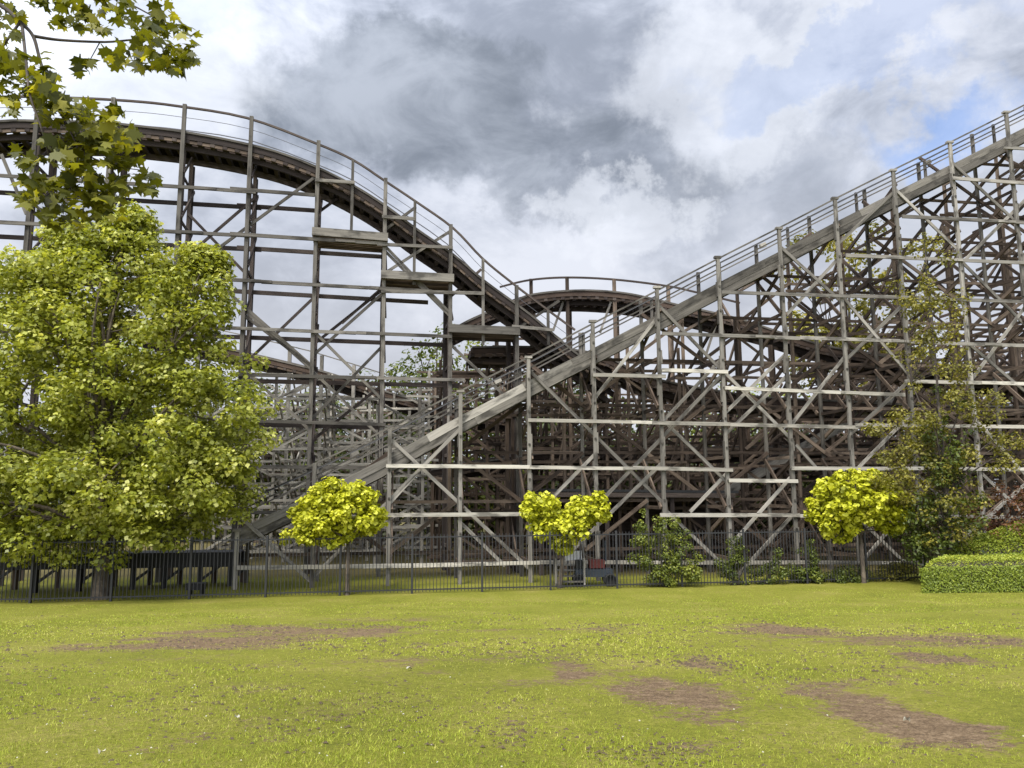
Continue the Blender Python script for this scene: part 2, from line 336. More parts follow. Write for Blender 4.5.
# ------------------------------------------------------------------ roller coaster
C = empty('wooden_roller_coaster', (2, 38, -2.0))
tag(C, 'weathered wooden roller coaster with a straight lift hill and a brown curved drop', 'roller coaster')
def sec(name): return empty(name, (0, 0, 0), C)
def one(name, parent, a, b, w_, d_, mat, nrm): return TB().add(a, b, w_, d_, nrm).build(name, M[mat], parent)
def jit(s=0.006): return random.uniform(-s, s)
def interp(pts, x):
    pts = sorted(pts); return float(np.interp(x, [p[0] for p in pts], [p[1] for p in pts]))
nF = -PF.B; nG = -PG.B
def run(name, parent, a, b, w_, d_, mat, nrm, plank=5.6):
    """a long ledger: planks butted end to end, each a little out of line, with short splice boards over the joints"""
    a = np.asarray(a, float); b = np.asarray(b, float); L = np.linalg.norm(b-a); l = (b-a)/L; t_ = TB(); x = 0.0; nrm = np.asarray(nrm, float); side = False
    while x < L-0.05:
        e = min(L, x+plank*random.uniform(0.75, 1.1))
        if L-e < 1.2: e = L
        o = nrm*random.uniform(0, 0.012)
        t_.add(a+l*x+o+np.array([0, 0, random.uniform(-0.022, 0.022)]), a+l*(e-0.012)+o+np.array([0, 0, random.uniform(-0.022, 0.022)]), w_*random.uniform(0.92, 1.05), d_, nrm)
        if e < L: t_.add(a+l*(e-0.45)+nrm*(d_*0.5+0.035), a+l*(e+0.45)+nrm*(d_*0.5+0.035), w_*0.8, 0.04, nrm)
        x = e
    return t_.build(name, M[mat], parent)

# ---- lift hill
lift = sec('lift_hill')
GT = [(180, 556), (235, 531), (330, 486), (388, 457), (450, 422), (530, 380), (600, 345), (660, 314), (724, 280), (785, 249), (842, 219), (898, 191), (955, 163), (1024, 128), (1100, 90), (1180, 50)]
RAILH = [(180, 30), (388, 27), (530, 22), (600, 24), (1180, 21)]
lp = [x for x in range(236, 1181, 24)]
def Lc(px, dy=0, off=0.0): return PF.hit(px, interp(GT, px)+dy, off)
W = 2.3
top_pts = [Lc(x, 0, 0.25) for x in lp]
def shift(pts, off=0, dz_=0): return [p+PF.B*off+np.array([0, 0, dz_]) for p in pts]
for off in (0.0, W-0.5):
    for i0, i1, mt in ((0, 14, 'grey'), (14, len(top_pts)-1, 'mid')):
        if off > 0: mt = 'mid'
        for k in range(i0, i1, 4):      # girder planks, two courses, joints staggered
            e = min(k+4, i1); TB().path(shift(top_pts[k:e+1], off+jit(0.012), -0.17+jit(0.01)), 0.08, 0.33, (0, 0, 1)).build('side_girder', M[mt], lift)
    for k in range(0, len(top_pts)-1, 5):
        TB().path(shift(top_pts[k:k+6], off+0.03+jit(0.012), -0.52+jit(0.01)), 0.10, 0.33, (0, 0, 1)).build('lower_girder', M['mid'], lift)
for off in (0.75, 1.45):
    TB().path(shift(top_pts, off, -0.2), 0.22, 0.3).build('rail_stack', M['track'], lift)
b_ = TB()
for k in range(len(top_pts)-1):
    for s_ in range(3):
        p = top_pts[k]+(top_pts[k+1]-top_pts[k])*(s_/3)
        b_.add(p+PF.B*0.05+np.array([0, 0, -0.44]), p+PF.B*(W-0.55)+np.array([0, 0, -0.44]), 0.22, 0.12, (0, 0, 1))
b_.build('tie_deck', M['dark'], lift)['kind'] = 'stuff'
for off in (0.33, 1.72): TB().path(shift(top_pts, off, -0.03), 0.34, 0.05).build('walkway_board', M['grey'], lift)
# posts of the near row, foot px and head px
FP = [(236, 565, 531), (312, 560, 463), (388, 555, 430), (460, 550, 392), (530, 540, 358), (597, 530, 322), (664, 505, 288), (728, 490, 258), (793, 480, 229), (851, 440, 199), (911, 400, 171), (971, 380, 143), (1030, 350, 113), (1090, 330, 84), (1150, 300, 54)]
def post(parent, plane, px, pref, ytop, off, w_, mat, name='post', topoff=0.0):
    p = plane.hit(px, pref, 0); q = p+plane.B*off; q[2] = float(gz(q[0], q[1]))-0.1
    # find height whose picture row is ytop at the near row
    lo, hi = q[2], 40.0
    for _ in range(40):
        mid = (lo+hi)/2
        if proj((p[0], p[1], mid))[1] > ytop: lo = mid
        else: hi = mid
    top = q.copy(); top[2] = lo+topoff
    if top[2] > q[2]+0.3: one(name, parent, q, top, w_, w_*0.8, mat, -plane.B)
    return q, top
rows = {}
for i, (px, pr, yt) in enumerate(FP):
    rows[i, 0] = post(lift, PF, px, pr, yt, 0.0, 0.15, 'grey')
    if i > 2 or i == 0: one('post_cap', lift, rows[i, 0][1]+np.array([-0.16, 0, 0.03]), rows[i, 0][1]+np.array([0.16, 0.02, 0.03]), 0.2, 0.1, 'grey', (0, 0, 1))
    for r_, off in ((1, W), (2, 4.6)):
        if r_ == 2 and i < 4: continue
        rows[i, r_] = post(lift, PF, px, pr, yt, off, 0.145, 'mid' if r_ == 1 else 'brown', topoff=0 if r_ == 1 else -1.3)
rail_pts = [Lc(x, -interp(RAILH, x), 0.0) for x in lp]
TB().path(shift(rail_pts, -0.02, 0.05), 0.07, 0.07).build('handrail', M['mid'], lift)
TB().path(shift(rail_pts, 0.1, -0.42), 0.05, 0.06).build('handrail', M['mid'], lift)
TB().path(shift(rail_pts, W-0.1, 0.0), 0.07, 0.07).build('handrail', M['mid'], lift)
TB().path(shift(rail_pts, W-0.1, -0.45), 0.05, 0.06).build('handrail', M['mid'], lift)
TB().path(shift(rail_pts, 0.02, -0.2), 0.03, 0.03).build('safety_cable', M['steel'], lift)
for k in range(3, len(lp)-2, 3):      # small posts of the far handrail
    p = rail_pts[k]+PF.B*(W-0.02); one('rail_post', lift, p+np.array([0, 0, -1.0]), p+np.array([0, 0, 0.06]), 0.11, 0.11, 'mid', nF)
for x in (352, 495, 760, 925): 
    p = Lc(x, -interp(RAILH, x)+8, 1.0); one('lamp_box', lift, p, p+np.array([0.28, 0.04, 0.12]), 0.16, 0.2, 'grey', (0, 0, 1))
# ledgers along the near face: x0,y0,x1,y1
LED = [(236, 568, 540, 563), (540, 562.5, 800, 562), (800, 562, 945, 563), (386, 515, 530, 514.5), (660, 514.5, 800, 515.5), (800, 515.5, 1100, 518), (386, 466, 530, 467), (530, 467, 733, 469.5), (729, 480.5, 798, 481.5),
       (792, 468, 930, 468.5), (930, 468.5, 1100, 470), (528, 420, 730, 424.5), (730, 424.5, 858, 427.5), (855, 424.5, 1100, 428), (593, 374.7, 666, 376.7), (662, 370, 728, 372), (725, 388, 905, 395), (905, 381, 1100, 386),
       (662, 333, 800, 338), (800, 338, 1100, 348), (722, 292, 850, 296), (850, 296, 1100, 304), (846, 255.5, 1100, 266), (902, 216, 1100, 227), (953, 178, 1100, 188), (1003, 147, 1100, 153)]
for x0, y0, x1, y1 in LED: run('ledger', lift, PF.hit(x0, y0, -0.15+jit()), PF.hit(x1, y1, -0.13+jit()), 0.155, 0.07, 'pale' if y0 > 340 else 'grey', nF)  # upper ledgers get the darker timber: backlit tone put into the colour
BR = [(531, 372, 665, 505), (665, 312, 722, 371), (721, 376, 600, 502), (600, 449, 548, 502), (728, 376, 795, 443), (663, 462, 560, 562), (676, 520, 722, 564), (750, 562, 790, 518), (799, 468, 735, 540), (245, 521, 306, 577), (449, 440, 330, 560),
      (399, 447, 535, 574), (460, 522, 505, 566), (388, 505, 415, 475), (795, 345, 728, 410), (786, 252, 846, 306), (846, 250, 800, 300), (896, 190, 842, 240), (902, 196, 965, 257), (958, 168, 1030, 235), (908, 300, 856, 350), (847, 302, 910, 376), (910, 380, 855, 430), (905, 420, 860, 466), (796, 445, 818, 470), (735, 425, 795, 368), (795, 420, 850, 350),
      (855, 515, 905, 563), (902, 514, 862, 562), (985, 430, 1030, 480), (1030, 480, 930, 568), (978, 470, 1040, 530), (965, 265, 1035, 335), (1030, 300, 975, 375), (970, 345, 1035, 400), (664, 420, 728, 352), (597, 395, 657, 318),
      (730, 470, 690, 512), (668, 425, 735, 490), (912, 470, 960, 515), (1035, 190, 975, 250)]
def snap(b_, lines, tol=20):
    x0, y0, x1, y1 = b_; out_ = []
    for xa, ya, xb, yb in ((x0, y0, x1, y1), (x1, y1, x0, y0)):
        best = None
        for (bx_, by_), (tx_, ty_) in lines:
            xl = bx_+(tx_-bx_)*(ya-by_)/(ty_-by_)
            if abs(xl-xa) < tol and (best is None or abs(xl-xa) < abs(best-xa)): best = xl
        if best is not None and abs(xb-xa) > 25: ya += (yb-ya)*(best-xa)/(xb-xa); xa = best
        out_ += [xa, ya]
    return out_
PLN = [(proj(rows[i, 0][0]), proj(rows[i, 0][1])) for i in range(len(FP))]
for x0, y0, x1, y1 in (snap(q, PLN) for q in BR): one('diagonal_brace', lift, PF.hit(x0, y0, 0.15+jit(0.02)), PF.hit(x1, y1, 0.15+jit(0.02)), 0.14, 0.06, 'grey', nF)
bp_ = TB()
for i in range(len(FP)):
    q, tq = rows[i, 0]; z = q[2]+1.6
    while z < tq[2]-1.2:
        p = np.array([q[0], q[1], z+random.uniform(-0.2, 0.2)])+PF.T*0.1*random.choice((-1, 1)); bp_.add(p, p+np.array([0, 0, random.uniform(0.4, 0.9)]), 0.05, 0.13, nF)
        p = np.array([q[0], q[1], z+0.5])-PF.B*0.085; bp_.add(p-PF.T*0.04, p+PF.T*0.04, 0.09, 0.03, nF, 0.0); z += random.uniform(1.0, 1.6)
bp_.build('splice_plate', M['mid'], lift)['kind'] = 'stuff'
# transverse bracing of each bent and ledgers of the rear rows
back = TB(); nback = 0
for i in range(len(FP)):
    LV = 2.15; zt = rows[i, 0][1][2]-1.2; a0, a1 = rows[i, 0][0], rows[i, 1][0]; a2 = rows[i, 2][0] if (i, 2) in rows else None
    z = -1.2; k = 0
    while z < zt:
        def pt(q, zz): return np.array([q[0], q[1], zz])
        far = a2 if a2 is not None else a1
        back.add(pt(a0, z)+PF.B*0.1, pt(far, z), 0.14, 0.06, PF.T)
        if z+LV < zt+0.6:
            o_ = PF.T*0.13
            if a2 is not None: 
                back.add(pt(a0, z+LV)+o_, pt(a2, z)+o_, 0.18, 0.07, PF.T)
                if k % 2: back.add(pt(a0, z)-o_, pt(a1, z+LV)-o_, 0.16, 0.07, PF.T)
                if k % 3 == 0: back.add(pt(a1, z)-o_*1.4, pt(a2, z+LV)-o_*1.4, 0.16, 0.07, PF.T)
            else:
                back.add(pt(a0, z)+o_, pt(a1, z+LV)+o_, 0.16, 0.07, PF.T)
        z += LV; k += 1
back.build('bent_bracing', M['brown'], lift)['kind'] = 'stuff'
rear = TB()
for r_ in (1, 2):
    for i in range(len(FP)-1):
        if (i, r_) not in rows or (i+1, r_) not in rows: continue
        (q0, t0), (q1, t1) = rows[i, r_], rows[i+1, r_]; z = -1.2+0.3*r_; k = 0
        while z < min(t0[2], t1[2])-1.0:
            rear.add(np.array([q0[0], q0[1], z])+PF.B*0.13, np.array([q1[0], q1[1], z])+PF.B*0.13, 0.14, 0.06, nF)
            if (i+k+r_) % 3 == 0: rear.add(np.array([q0[0], q0[1], z])-PF.B*0.13, np.array([q1[0], q1[1], z+2.15])-PF.B*0.13, 0.16, 0.06, nF)
            elif (i+k) % 3 == 1: rear.add(np.array([q0[0], q0[1], z+2.15])-PF.B*0.13, np.array([q1[0], q1[1], z])-PF.B*0.13, 0.16, 0.06, nF)
            z += 2.15; k += 1
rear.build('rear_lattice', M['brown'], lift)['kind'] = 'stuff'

# ---- generic track on a polyline of 3-D points
def track(parent, pts, side, width=2.2, drop=0.42, mat='track', rails=True):
    pts = [np.asarray(p, float) for p in pts]; n = len(pts); S = []
    for k in range(n):
        l = unit(pts[min(k+1, n-1)]-pts[max(k-1, 0)]); c = np.cross(l, [0, 0, 1.0]); c = unit(c)
        S.append(c if c@side > 0 else -c)           # points towards the viewer side
    off = lambda d, z: [p+s*d+np.array([0, 0, z]) for p, s in zip(pts, S)]
    TB().path(off(width/2, -0.21), 0.07, 0.26).build('side_board', M[mat], parent); TB().path(off(width/2+0.03, -0.02), 0.12, 0.1).build('edge_board', M['mid'], parent)
    TB().path(off(width/2-0.04, -0.44), 0.07, 0.14).build('side_board', M['brown'], parent)
    TB().path(off(-width/2, -0.17), 0.07, 0.34).build('side_board', M[mat], parent)
    for d in (0.42, -0.42): TB().path(off(d, -0.02), 0.3, 0.24).build('rail_stack', M['track'], parent)
    for d in (width/2-0.25, -width/2+0.25): TB().path(off(d, 0.03), 0.42, 0.05).build('walkway_board', M['brown'], parent)
    TB().path(off(0.42, 0.115), 0.12, 0.03).build('steel_rail', M['steel'], parent); TB().path(off(-0.42, 0.115), 0.12, 0.03).build('steel_rail', M['steel'], parent)
    b = TB(); acc = 0.0
    for k in range(n-1):
        L = np.linalg.norm(pts[k+1]-pts[k]); x = acc
        while x < L:
            f_ = x/L; p = pts[k]*(1-f_)+pts[k+1]*f_; s = unit(S[k]*(1-f_)+S[k+1]*f_)
            b.add(p+s*(width/2+0.02)+np.array([0, 0, -drop]), p-s*(width/2+0.02)+np.array([0, 0, -drop]), 0.2, 0.16, unit(np.cross(s, pts[k+1]-pts[k]))); x += 0.55
        acc = x-L
    b.build('tie_deck', M['dark'], parent)['kind'] = 'stuff'
    for d in (0.75, -0.75): TB().path(off(d, -drop-0.2), 0.14, 0.26).build('stringer', M['dark'], parent)
    return S
def smoothpath(pp, n=60):
    """Catmull-Rom through (px,py,Y) control rows, returned as 3-D points"""
    pp = np.asarray(pp, float); out_ = []; m_ = len(pp)
    for k in range(m_-1):
        p0, p1, p2, p3 = pp[max(k-1, 0)], pp[k], pp[k+1], pp[min(k+2, m_-1)]
        for t_ in np.linspace(0, 1, max(2, n//(m_-1)), endpoint=False):
            q = 0.5*((2*p1)+(-p0+p2)*t_+(2*p0-5*p1+4*p2-p3)*t_**2+(-p0+3*p1-3*p2+p3)*t_**3); out_.append(q)
    out_.append(pp[-1]); return out_

# ---- drop hill
drop = sec('drop_hill')
DT = [(-110, 150), (-60, 132), (0, 121), (50, 121), (100, 122), (140, 126), (180, 131), (230, 140), (275, 151), (315, 166), (353, 185), (385, 205), (417, 229), (453, 254), (485, 281), (530, 314), (575, 352), (620, 384)]
def gpt(px, py, off=0.0): return PG.hit(px, py, off)
ctrl = [(x, y, PG.hit(x, y, 0)[1]) for x, y in DT]
dp = [PG.hit(q[0], q[1], 0.0) for q in smoothpath(ctrl, 72)]
cen = [p+PG.B*1.15 for p in dp]
track(drop, cen, -PG.B, mat='dark')
DR = [(-110, 122), (-60, 106), (0, 97), (72, 98), (130, 101), (177, 106), (247, 118), (315, 143), (353, 160), (385, 181), (415, 201), (453, 228), (482, 258), (511, 282), (545, 308), (575, 330)]
rp = [PG.hit(q[0], q[1], -0.05) for q in smoothpath([(x, y, 0) for x, y in DR], 64)]
TB().path(rp, 0.09, 0.09).build('handrail', M['dark'], drop)
TB().path([p+np.array([0, 0, -0.5]) for p in rp], 0.02, 0.02).build('safety_cable', M['steel'], drop)
TB().path([p+PG.B*2.45 for p in rp[::2]], 0.04, 0.04).build('safety_cable', M['steel'], drop)
GP = [(-52, 300), (22, 300), (100, 300), (177, 250), (247, 230), (313, 330), (383, 330), (450, 360), (517, 380)]
grow = {}
for i, (px, pr) in enumerate(GP):
    yt = interp(DR, px)
    grow[i, 0] = post(drop, PG, px, pr, yt-1, -0.05, 0.17, 'mid')  # drop hill posts and ledgers use darker timbers, their backlit look as colour
    tr_ = interp(DT, px)+16
    for r_, off in ((1, 0.28), (2, 1.9), (3, 2.25)):
        grow[i, r_] = post(drop, PG, px, pr, tr_, off, 0.17, 'dark')
for px, y1 in ((353, 232), (415, 285), (483, 345), (548, 345)):       # short posts between the bents
    p = PG.hit(px, interp(DR, px), -0.05); q = PG.hit(px-1, y1, -0.05); q[:2] = p[:2]; one('post', drop, q, p, 0.13, 0.1, 'mid', nG)
GL = [(-60, 172, 256, 192), (-60, 219, 256, 236), (230, 189, 315, 195), (230, 233.5, 388, 244), (-60, 268, 120, 273), (120, 273, 432, 292), (-60, 320, 230, 328), (230, 328, 452, 337), (230, 374, 465, 380), (225, 420, 386, 424), (381, 291.5, 484, 293), (377, 244, 453, 247.5), (315, 180, 355, 183), (382, 216.5, 415, 219), (512, 326, 553, 330), (225, 466, 390, 468), (225, 512, 390, 513)]
for x0, y0, x1, y1 in GL: run('ledger', drop, gpt(x0, y0, -0.2+jit()), gpt(x1, y1, -0.2+jit()), 0.155, 0.08, 'mid', nG)
for x0, y0, x1, y1 in GL[:10]: 
    a, b2 = gpt(x0, y0, 0), gpt(x1, y1, 0); one('ledger', drop, a+PG.B*2.05, b2+PG.B*(2.05+jit()), 0.2, 0.08, 'dark', nG)
GB = [(165, 256, 240, 192), (187, 270, 304, 184), (217, 282, 300, 355), (341, 315, 379, 282), (233, 300, 300, 359), (248, 318, 309, 364), (318, 332, 371, 290), (315, 353, 371, 303), (315, 373, 379, 435), (322, 195, 355, 171), (385, 229, 416, 206), (390, 269, 451, 230), (450, 292, 487, 259), (385, 245, 448, 310),
      (397, 262, 450, 315), (315, 285, 247, 350), (0, 153, 25, 213), (25, 160, 70, 205), (100, 180, 25, 260), (105, 275, 30, 200), (178, 260, 105, 340), (100, 205, 172, 262), (383, 400, 313, 330), (383, 345, 318, 412), (247, 270, 180, 200), (515, 330, 560, 300), (452, 345, 510, 400), (320, 430, 383, 380), (250, 375, 310, 430)]
GLN = [(proj(grow[i, 0][0]), proj(grow[i, 0][1])) for i in range(len(GP))]
for k, (x0, y0, x1, y1) in enumerate(snap(q, GLN) for q in GB):
    o_ = 0.14 if k % 3 else 1.75
    one('diagonal_brace', drop, gpt(x0, y0, 0)+PG.B*o_, gpt(x1, y1, 0)+PG.B*o_, 0.13, 0.07, 'mid' if o_ < 1 else 'dark', nG)
for x0, x1, y0, y1 in ((312, 388, 231, 237), (381, 454, 274, 278), (449, 520, 328, 331)):      # landing platforms beside the drop
    pl = empty('landing_platform', (0, 0, 0), drop)
    TB().add(gpt(x0, y0, -0.32), gpt(x1, y1, -0.32), 0.38, 0.06, nG).build('front_board', M['mid'], pl)
    b = TB(); a, e = gpt(x0, y0+3, -0.32), gpt(x1, y1+3, -0.32)
    for k in range(8): b.add(a+PG.B*(0.12+0.25*k), e+PG.B*(0.12+0.25*k), 0.2, 0.05, (0, 0, 1))
    b.build('deck_board', M['brown'], pl)
tb = TB()
for i in range(len(GP)):          # bents: short cross pieces and the ladder of knee braces between near and rear post
    z = -0.8
    while z < grow[i, 1][1][2]-0.5:
        a = np.array([*grow[i, 0][0][:2], z]); b2 = np.array([*grow[i, 3][0][:2], z]); tb.add(a, b2, 0.15, 0.06, PG.T)
        tb.add(np.array([a[0], a[1], z])+PG.T*0.12, np.array([b2[0], b2[1], z+2.1])+PG.T*0.12, 0.13, 0.06, PG.T); z += 2.1
tb.build('bent_bracing', M['dark'], drop)['kind'] = 'stuff'

# ---- turnaround (rear arch) and its posts
turn = sec('turnaround')
TT = [(455, 330, 41), (485, 315, 41.5), (517, 301, 42.5), (567, 296, 43.5), (614, 298, 44), (655, 305, 44), (700, 315, 43.5), (750, 327, 43), (806, 344, 42), (860, 357, 41), (930, 372, 41), (1010, 380, 41), (1090, 384, 41)]
tp = [at(*q) for q in smoothpath(TT, 72)]
track(turn, tp, np.array([0, -1.0, 0]), 2.6)
TR = [(500, 287, 41.4), (530, 280, 42), (567, 277.5, 42.4), (614, 279.5, 42.8), (667, 286, 42.8), (695, 292, 42.4), (740, 303, 41.8)]
trp = [at(*q) for q in smoothpath(TR, 40)]
TB().path(trp, 0.1, 0.1).build('handrail', M['dark'], turn)
def vpost(parent, px, ytop, Y, w_, mat, ybot=None, name='post', lean=0.0):
    p = at(px, ytop, Y); q = p.copy(); q[2] = float(gz(p[0], p[1]))-0.1 if ybot is None else at(px, ybot, Y)[2]; q[1] += lean
    return one(name, parent, q, p, w_, w_*0.8, mat, (0, -1, 0))
for px, yt, Y in ((531, 279, 42.2), (567, 277, 42.4), (614, 279, 42.8), (668, 286, 42.8), (720, 297, 42.0)): 
    vpost(turn, px, yt, Y, 0.2, 'brown')
    vpost(turn, px+3, interp([(a, b) for a, b, _ in TT], px)+14, Y+2.9, 0.2, 'brown')
    a = at(px-14, interp([(a, b) for a, b, _ in TT], px)+35, Y+0.1); one('knee_brace', turn, a, at(px, yt+14, Y+0.1), 0.13, 0.07, 'grey', (0, -1, 0))
for px, yt, Y in ((770, 345, 41.4), (820, 360, 40.6), (880, 372, 40.0), (940, 385, 40), (1000, 390, 40)):
    vpost(turn, px, yt, Y, 0.2, 'brown'); vpost(turn, px+2, yt, Y+2.6, 0.2, 'brown')

# ---- lower tracks that run through the structure; wide decks added to block skylight
low = sec('inner_track')
for TTq in ([(470, 352, 39.5), (540, 352, 40), (597, 359, 40), (637, 378, 40), (690, 391, 40), (750, 400, 40.5), (830, 404, 41), (920, 408, 41), (1080, 410, 41)],
            [(430, 470, 42), (560, 452, 43), (680, 450, 43.5), (800, 448, 44), (930, 450, 44), (1080, 455, 44)]):
    track(low, [at(*q) for q in smoothpath(TTq, 54)], np.array([0, -1.0, 0]), 2.8)
rampd = sec('inner_ramp')
ra, rb = at(690, 512, 39.0), at(905, 390, 40.5)
TB().add(ra, rb, 0.5, 0.12, (0, -1, 0)).build('side_girder', M['grey'], rampd); TB().add(ra+np.array([0, 1.6, 0]), rb+np.array([0, 1.6, 0]), 0.5, 0.12, (0, -1, 0)).build('side_girder', M['dark'], rampd)
TB().add(ra+np.array([0, 0.8, -0.1]), rb+np.array([0, 0.8, -0.1]), 1.5, 0.08, (0, 0, 1)).build('ramp_deck', M['dark'], rampd)
for f_ in (0.15, 0.4, 0.65, 0.9):
    p = ra*(1-f_)+rb*f_
    for o_ in (0.1, 1.5): 
        q = p+np.array([0, o_, -0.2]); q0 = q.copy(); q0[2] = -2.1; one('post', rampd, q0, q, 0.18, 0.15, 'brown', (0, -1, 0))
fart = sec('far_track')
FT = [(150, 338, 46), (215, 348, 46), (261, 358, 46), (310, 370, 46), (356, 384, 46.5), (406, 400, 47), (450, 414, 48), (520, 420, 49)]
track(fart, [at(*q) for q in smoothpath(FT, 48)], np.array([0, -1.0, 0]), 2.2)
fr = [at(x, y-19, Y-1) for x, y, Y in FT]; TB().path(fr, 0.06, 0.06).build('handrail', M['grey'], fart)
for px in (200, 247, 290, 322, 354, 420): vpost(fart, px, interp([(a, b) for a, b, _ in FT], px)-18, 45.2, 0.2, 'grey')

# ---- the mass of rear timber, one part per depth; left rows paler, sunlight in the colour
env_left = [(120, 470), (200, 400), (245, 372), (310, 385), (356, 398), (420, 404), (450, 352), (500, 338), (560, 345), (597, 372), (640, 392), (720, 404), (800, 400), (860, 372), (900, 350), (960, 340), (1024, 330), (1150, 330)]
env_far = [(100, 470), (240, 420), (300, 400), (400, 395), (440, 372), (480, 352), (540, 352), (600, 395), (700, 405), (800, 398), (900, 385), (1024, 345), (1150, 320)]
env_mid = [(430, 500), (470, 360), (540, 358), (600, 375), (640, 395), (720, 408), (780, 410), (850, 350), (900, 315), (960, 285), (1024, 255), (1150, 190)]
def lattice(parent, plane, off, x0, x1, env, step=2.9, mat='brown', level=1.9, pd=0.6, nxt=None, name='rear_lattice'):
    b = TB(); px = x0; prev = None
    a = plane.hit(x0, 480, 0)+plane.B*off; x = a[0]; posts = []
    while True:
        y = plane.O[1]+(plane.B*off)[1]+ (x-(plane.B*off)[0])*plane.T[1]/plane.T[0]
        ppx, _ = proj((x, y, 2.0))
        if ppx > x1: break
        zt = at(ppx, interp(env, ppx), y)[2]+random.uniform(-0.5, 0.6); zb = float(gz(x, y))
        b.add((x, y, zb-0.1), (x, y, zt), random.uniform(0.12, 0.16), 0.13, -plane.B); posts.append((x, y, zt))
        x += step*random.uniform(0.85, 1.15)
    for k in range(len(posts)-1):
        (xa, ya, za), (xb, yb, zb_) = posts[k], posts[k+1]; z = -1.4+random.uniform(-0.2, 0.2)
        while z < max(za, zb_):
            if z < min(za, zb_)+0.9: b.add((xa-0.2, ya-0.12, z), (xb+0.2, yb-0.12, z+random.uniform(-0.05, 0.05)), 0.13, 0.06, -plane.B)
            if z+level < min(za, zb_)+0.6 and random.random() < pd:
                q = random.random() < 0.5
                b.add((xa, ya+0.12, z if q else z+level), (xb, yb+0.12, z+level if q else z), 0.12, 0.06, -plane.B)
            z += level
        if nxt:
            z = -1.4
            while z < za-0.5:
                d = plane.B*nxt
                b.add((xa+0.1, ya, z), (xa+d[0]+0.1, ya+d[1], z), 0.15, 0.06, plane.T)
                if random.random() < pd+0.1: b.add((xa+0.15, ya, z+level), (xa+d[0]+0.15, ya+d[1], z), 0.15, 0.07, plane.T)
                elif random.random() < 0.5: b.add((xa+0.15, ya, z), (xa+d[0]+0.15, ya+d[1], z+level), 0.15, 0.07, plane.T)
                z += level
    o = b.build(name, M[mat], parent); o['kind'] = 'stuff'; return o
fr_s = sec('rear_structure')
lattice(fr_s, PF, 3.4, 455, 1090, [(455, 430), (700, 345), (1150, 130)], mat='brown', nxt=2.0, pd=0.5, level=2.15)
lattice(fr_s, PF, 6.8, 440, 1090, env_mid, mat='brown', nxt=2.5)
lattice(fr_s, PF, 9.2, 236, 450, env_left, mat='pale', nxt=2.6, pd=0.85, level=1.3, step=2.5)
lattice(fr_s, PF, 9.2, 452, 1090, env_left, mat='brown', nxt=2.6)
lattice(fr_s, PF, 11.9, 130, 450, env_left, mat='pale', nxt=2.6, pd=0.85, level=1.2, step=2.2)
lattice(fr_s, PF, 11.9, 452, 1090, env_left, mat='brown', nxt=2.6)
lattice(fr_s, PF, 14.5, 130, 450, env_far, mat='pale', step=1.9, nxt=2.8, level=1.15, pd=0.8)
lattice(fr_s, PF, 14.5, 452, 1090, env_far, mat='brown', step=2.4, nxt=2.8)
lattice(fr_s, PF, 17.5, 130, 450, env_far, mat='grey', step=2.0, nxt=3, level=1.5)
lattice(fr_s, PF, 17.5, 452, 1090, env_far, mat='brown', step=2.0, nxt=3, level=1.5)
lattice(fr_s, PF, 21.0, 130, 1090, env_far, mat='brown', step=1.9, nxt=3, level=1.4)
# roofed low run behind the near posts
shed = sec('covered_low_run')
a, e = at(536, 490, 34.6), at(735, 492, 35.6)
TB().add(a+np.array([0, 1.6, 0.0]), e+np.array([0, 1.6, 0.0]), 3.2, 0.12, (0, 0, 1)).build('roof_deck', M['black'], shed)
TB().add(a+np.array([0, 0, -0.2]), e+np.array([0, 0, -0.16]), 0.2, 0.06, (0, -1, 0)).build('fascia_board', M['dark'], shed)
TB().add(a+np.array([0.2, 2.9, -1.9]), e+np.array([-0.2, 2.9, -1.9]), 3.4, 0.06, (0, -1, 0)).build('back_wall_board', M['dark'], shed)
for f_ in (0.02, 0.35, 0.68, 0.98):
    p = a*(1-f_)+e*f_+np.array([0, 0.2, -0.1]); q = p.copy(); q[2] = -2.1; one('post', shed, q, p, 0.18, 0.18, 'dark', (0, -1, 0))

# dark deck on legs behind the fence at the plane tree
deck = tag(empty('low_deck', (-11, 31, -2)), 'low black timber deck on legs behind the fence and the big tree', 'deck')
a, e = at(-30, 556, 29.2), at(236, 553, 31.5)
TB().add(a+np.array([0, 0.7, 0]), e+np.array([0, 0.7, 0]), 1.5, 0.08, (0, 0, 1)).build('deck_board', M['black'], deck)
TB().add(a+np.array([0, -0.05, -0.28]), e+np.array([0, -0.05, -0.28]), 0.5, 0.09, (0, -1, 0)).build('edge_beam', M['black'], deck)
TB().add(a+np.array([0, 1.5, -0.28]), e+np.array([0, 1.5, -0.28]), 0.5, 0.09, (0, -1, 0)).build('edge_beam', M['black'], deck)
for f_ in (0.08, 0.24, 0.4, 0.46, 0.6, 0.72, 0.86, 0.98):
    for o_ in (0.0, 1.45):
        p = a*(1-f_)+e*f_+np.array([0, o_, -0.5]); q = p.copy(); q[2] = float(gz(p[0], p[1]))-0.05; one('leg', deck, q, p, 0.16, 0.16, 'black' if o_ == 0 else 'brown', (0, -1, 0))
    p = a*(1-f_)+e*f_
    one('knee_brace', deck, p+np.array([0, 0.03, -1.05]), p+np.array([0.75, 0.03, -0.5]), 0.1, 0.07, 'black', (0, -1, 0))

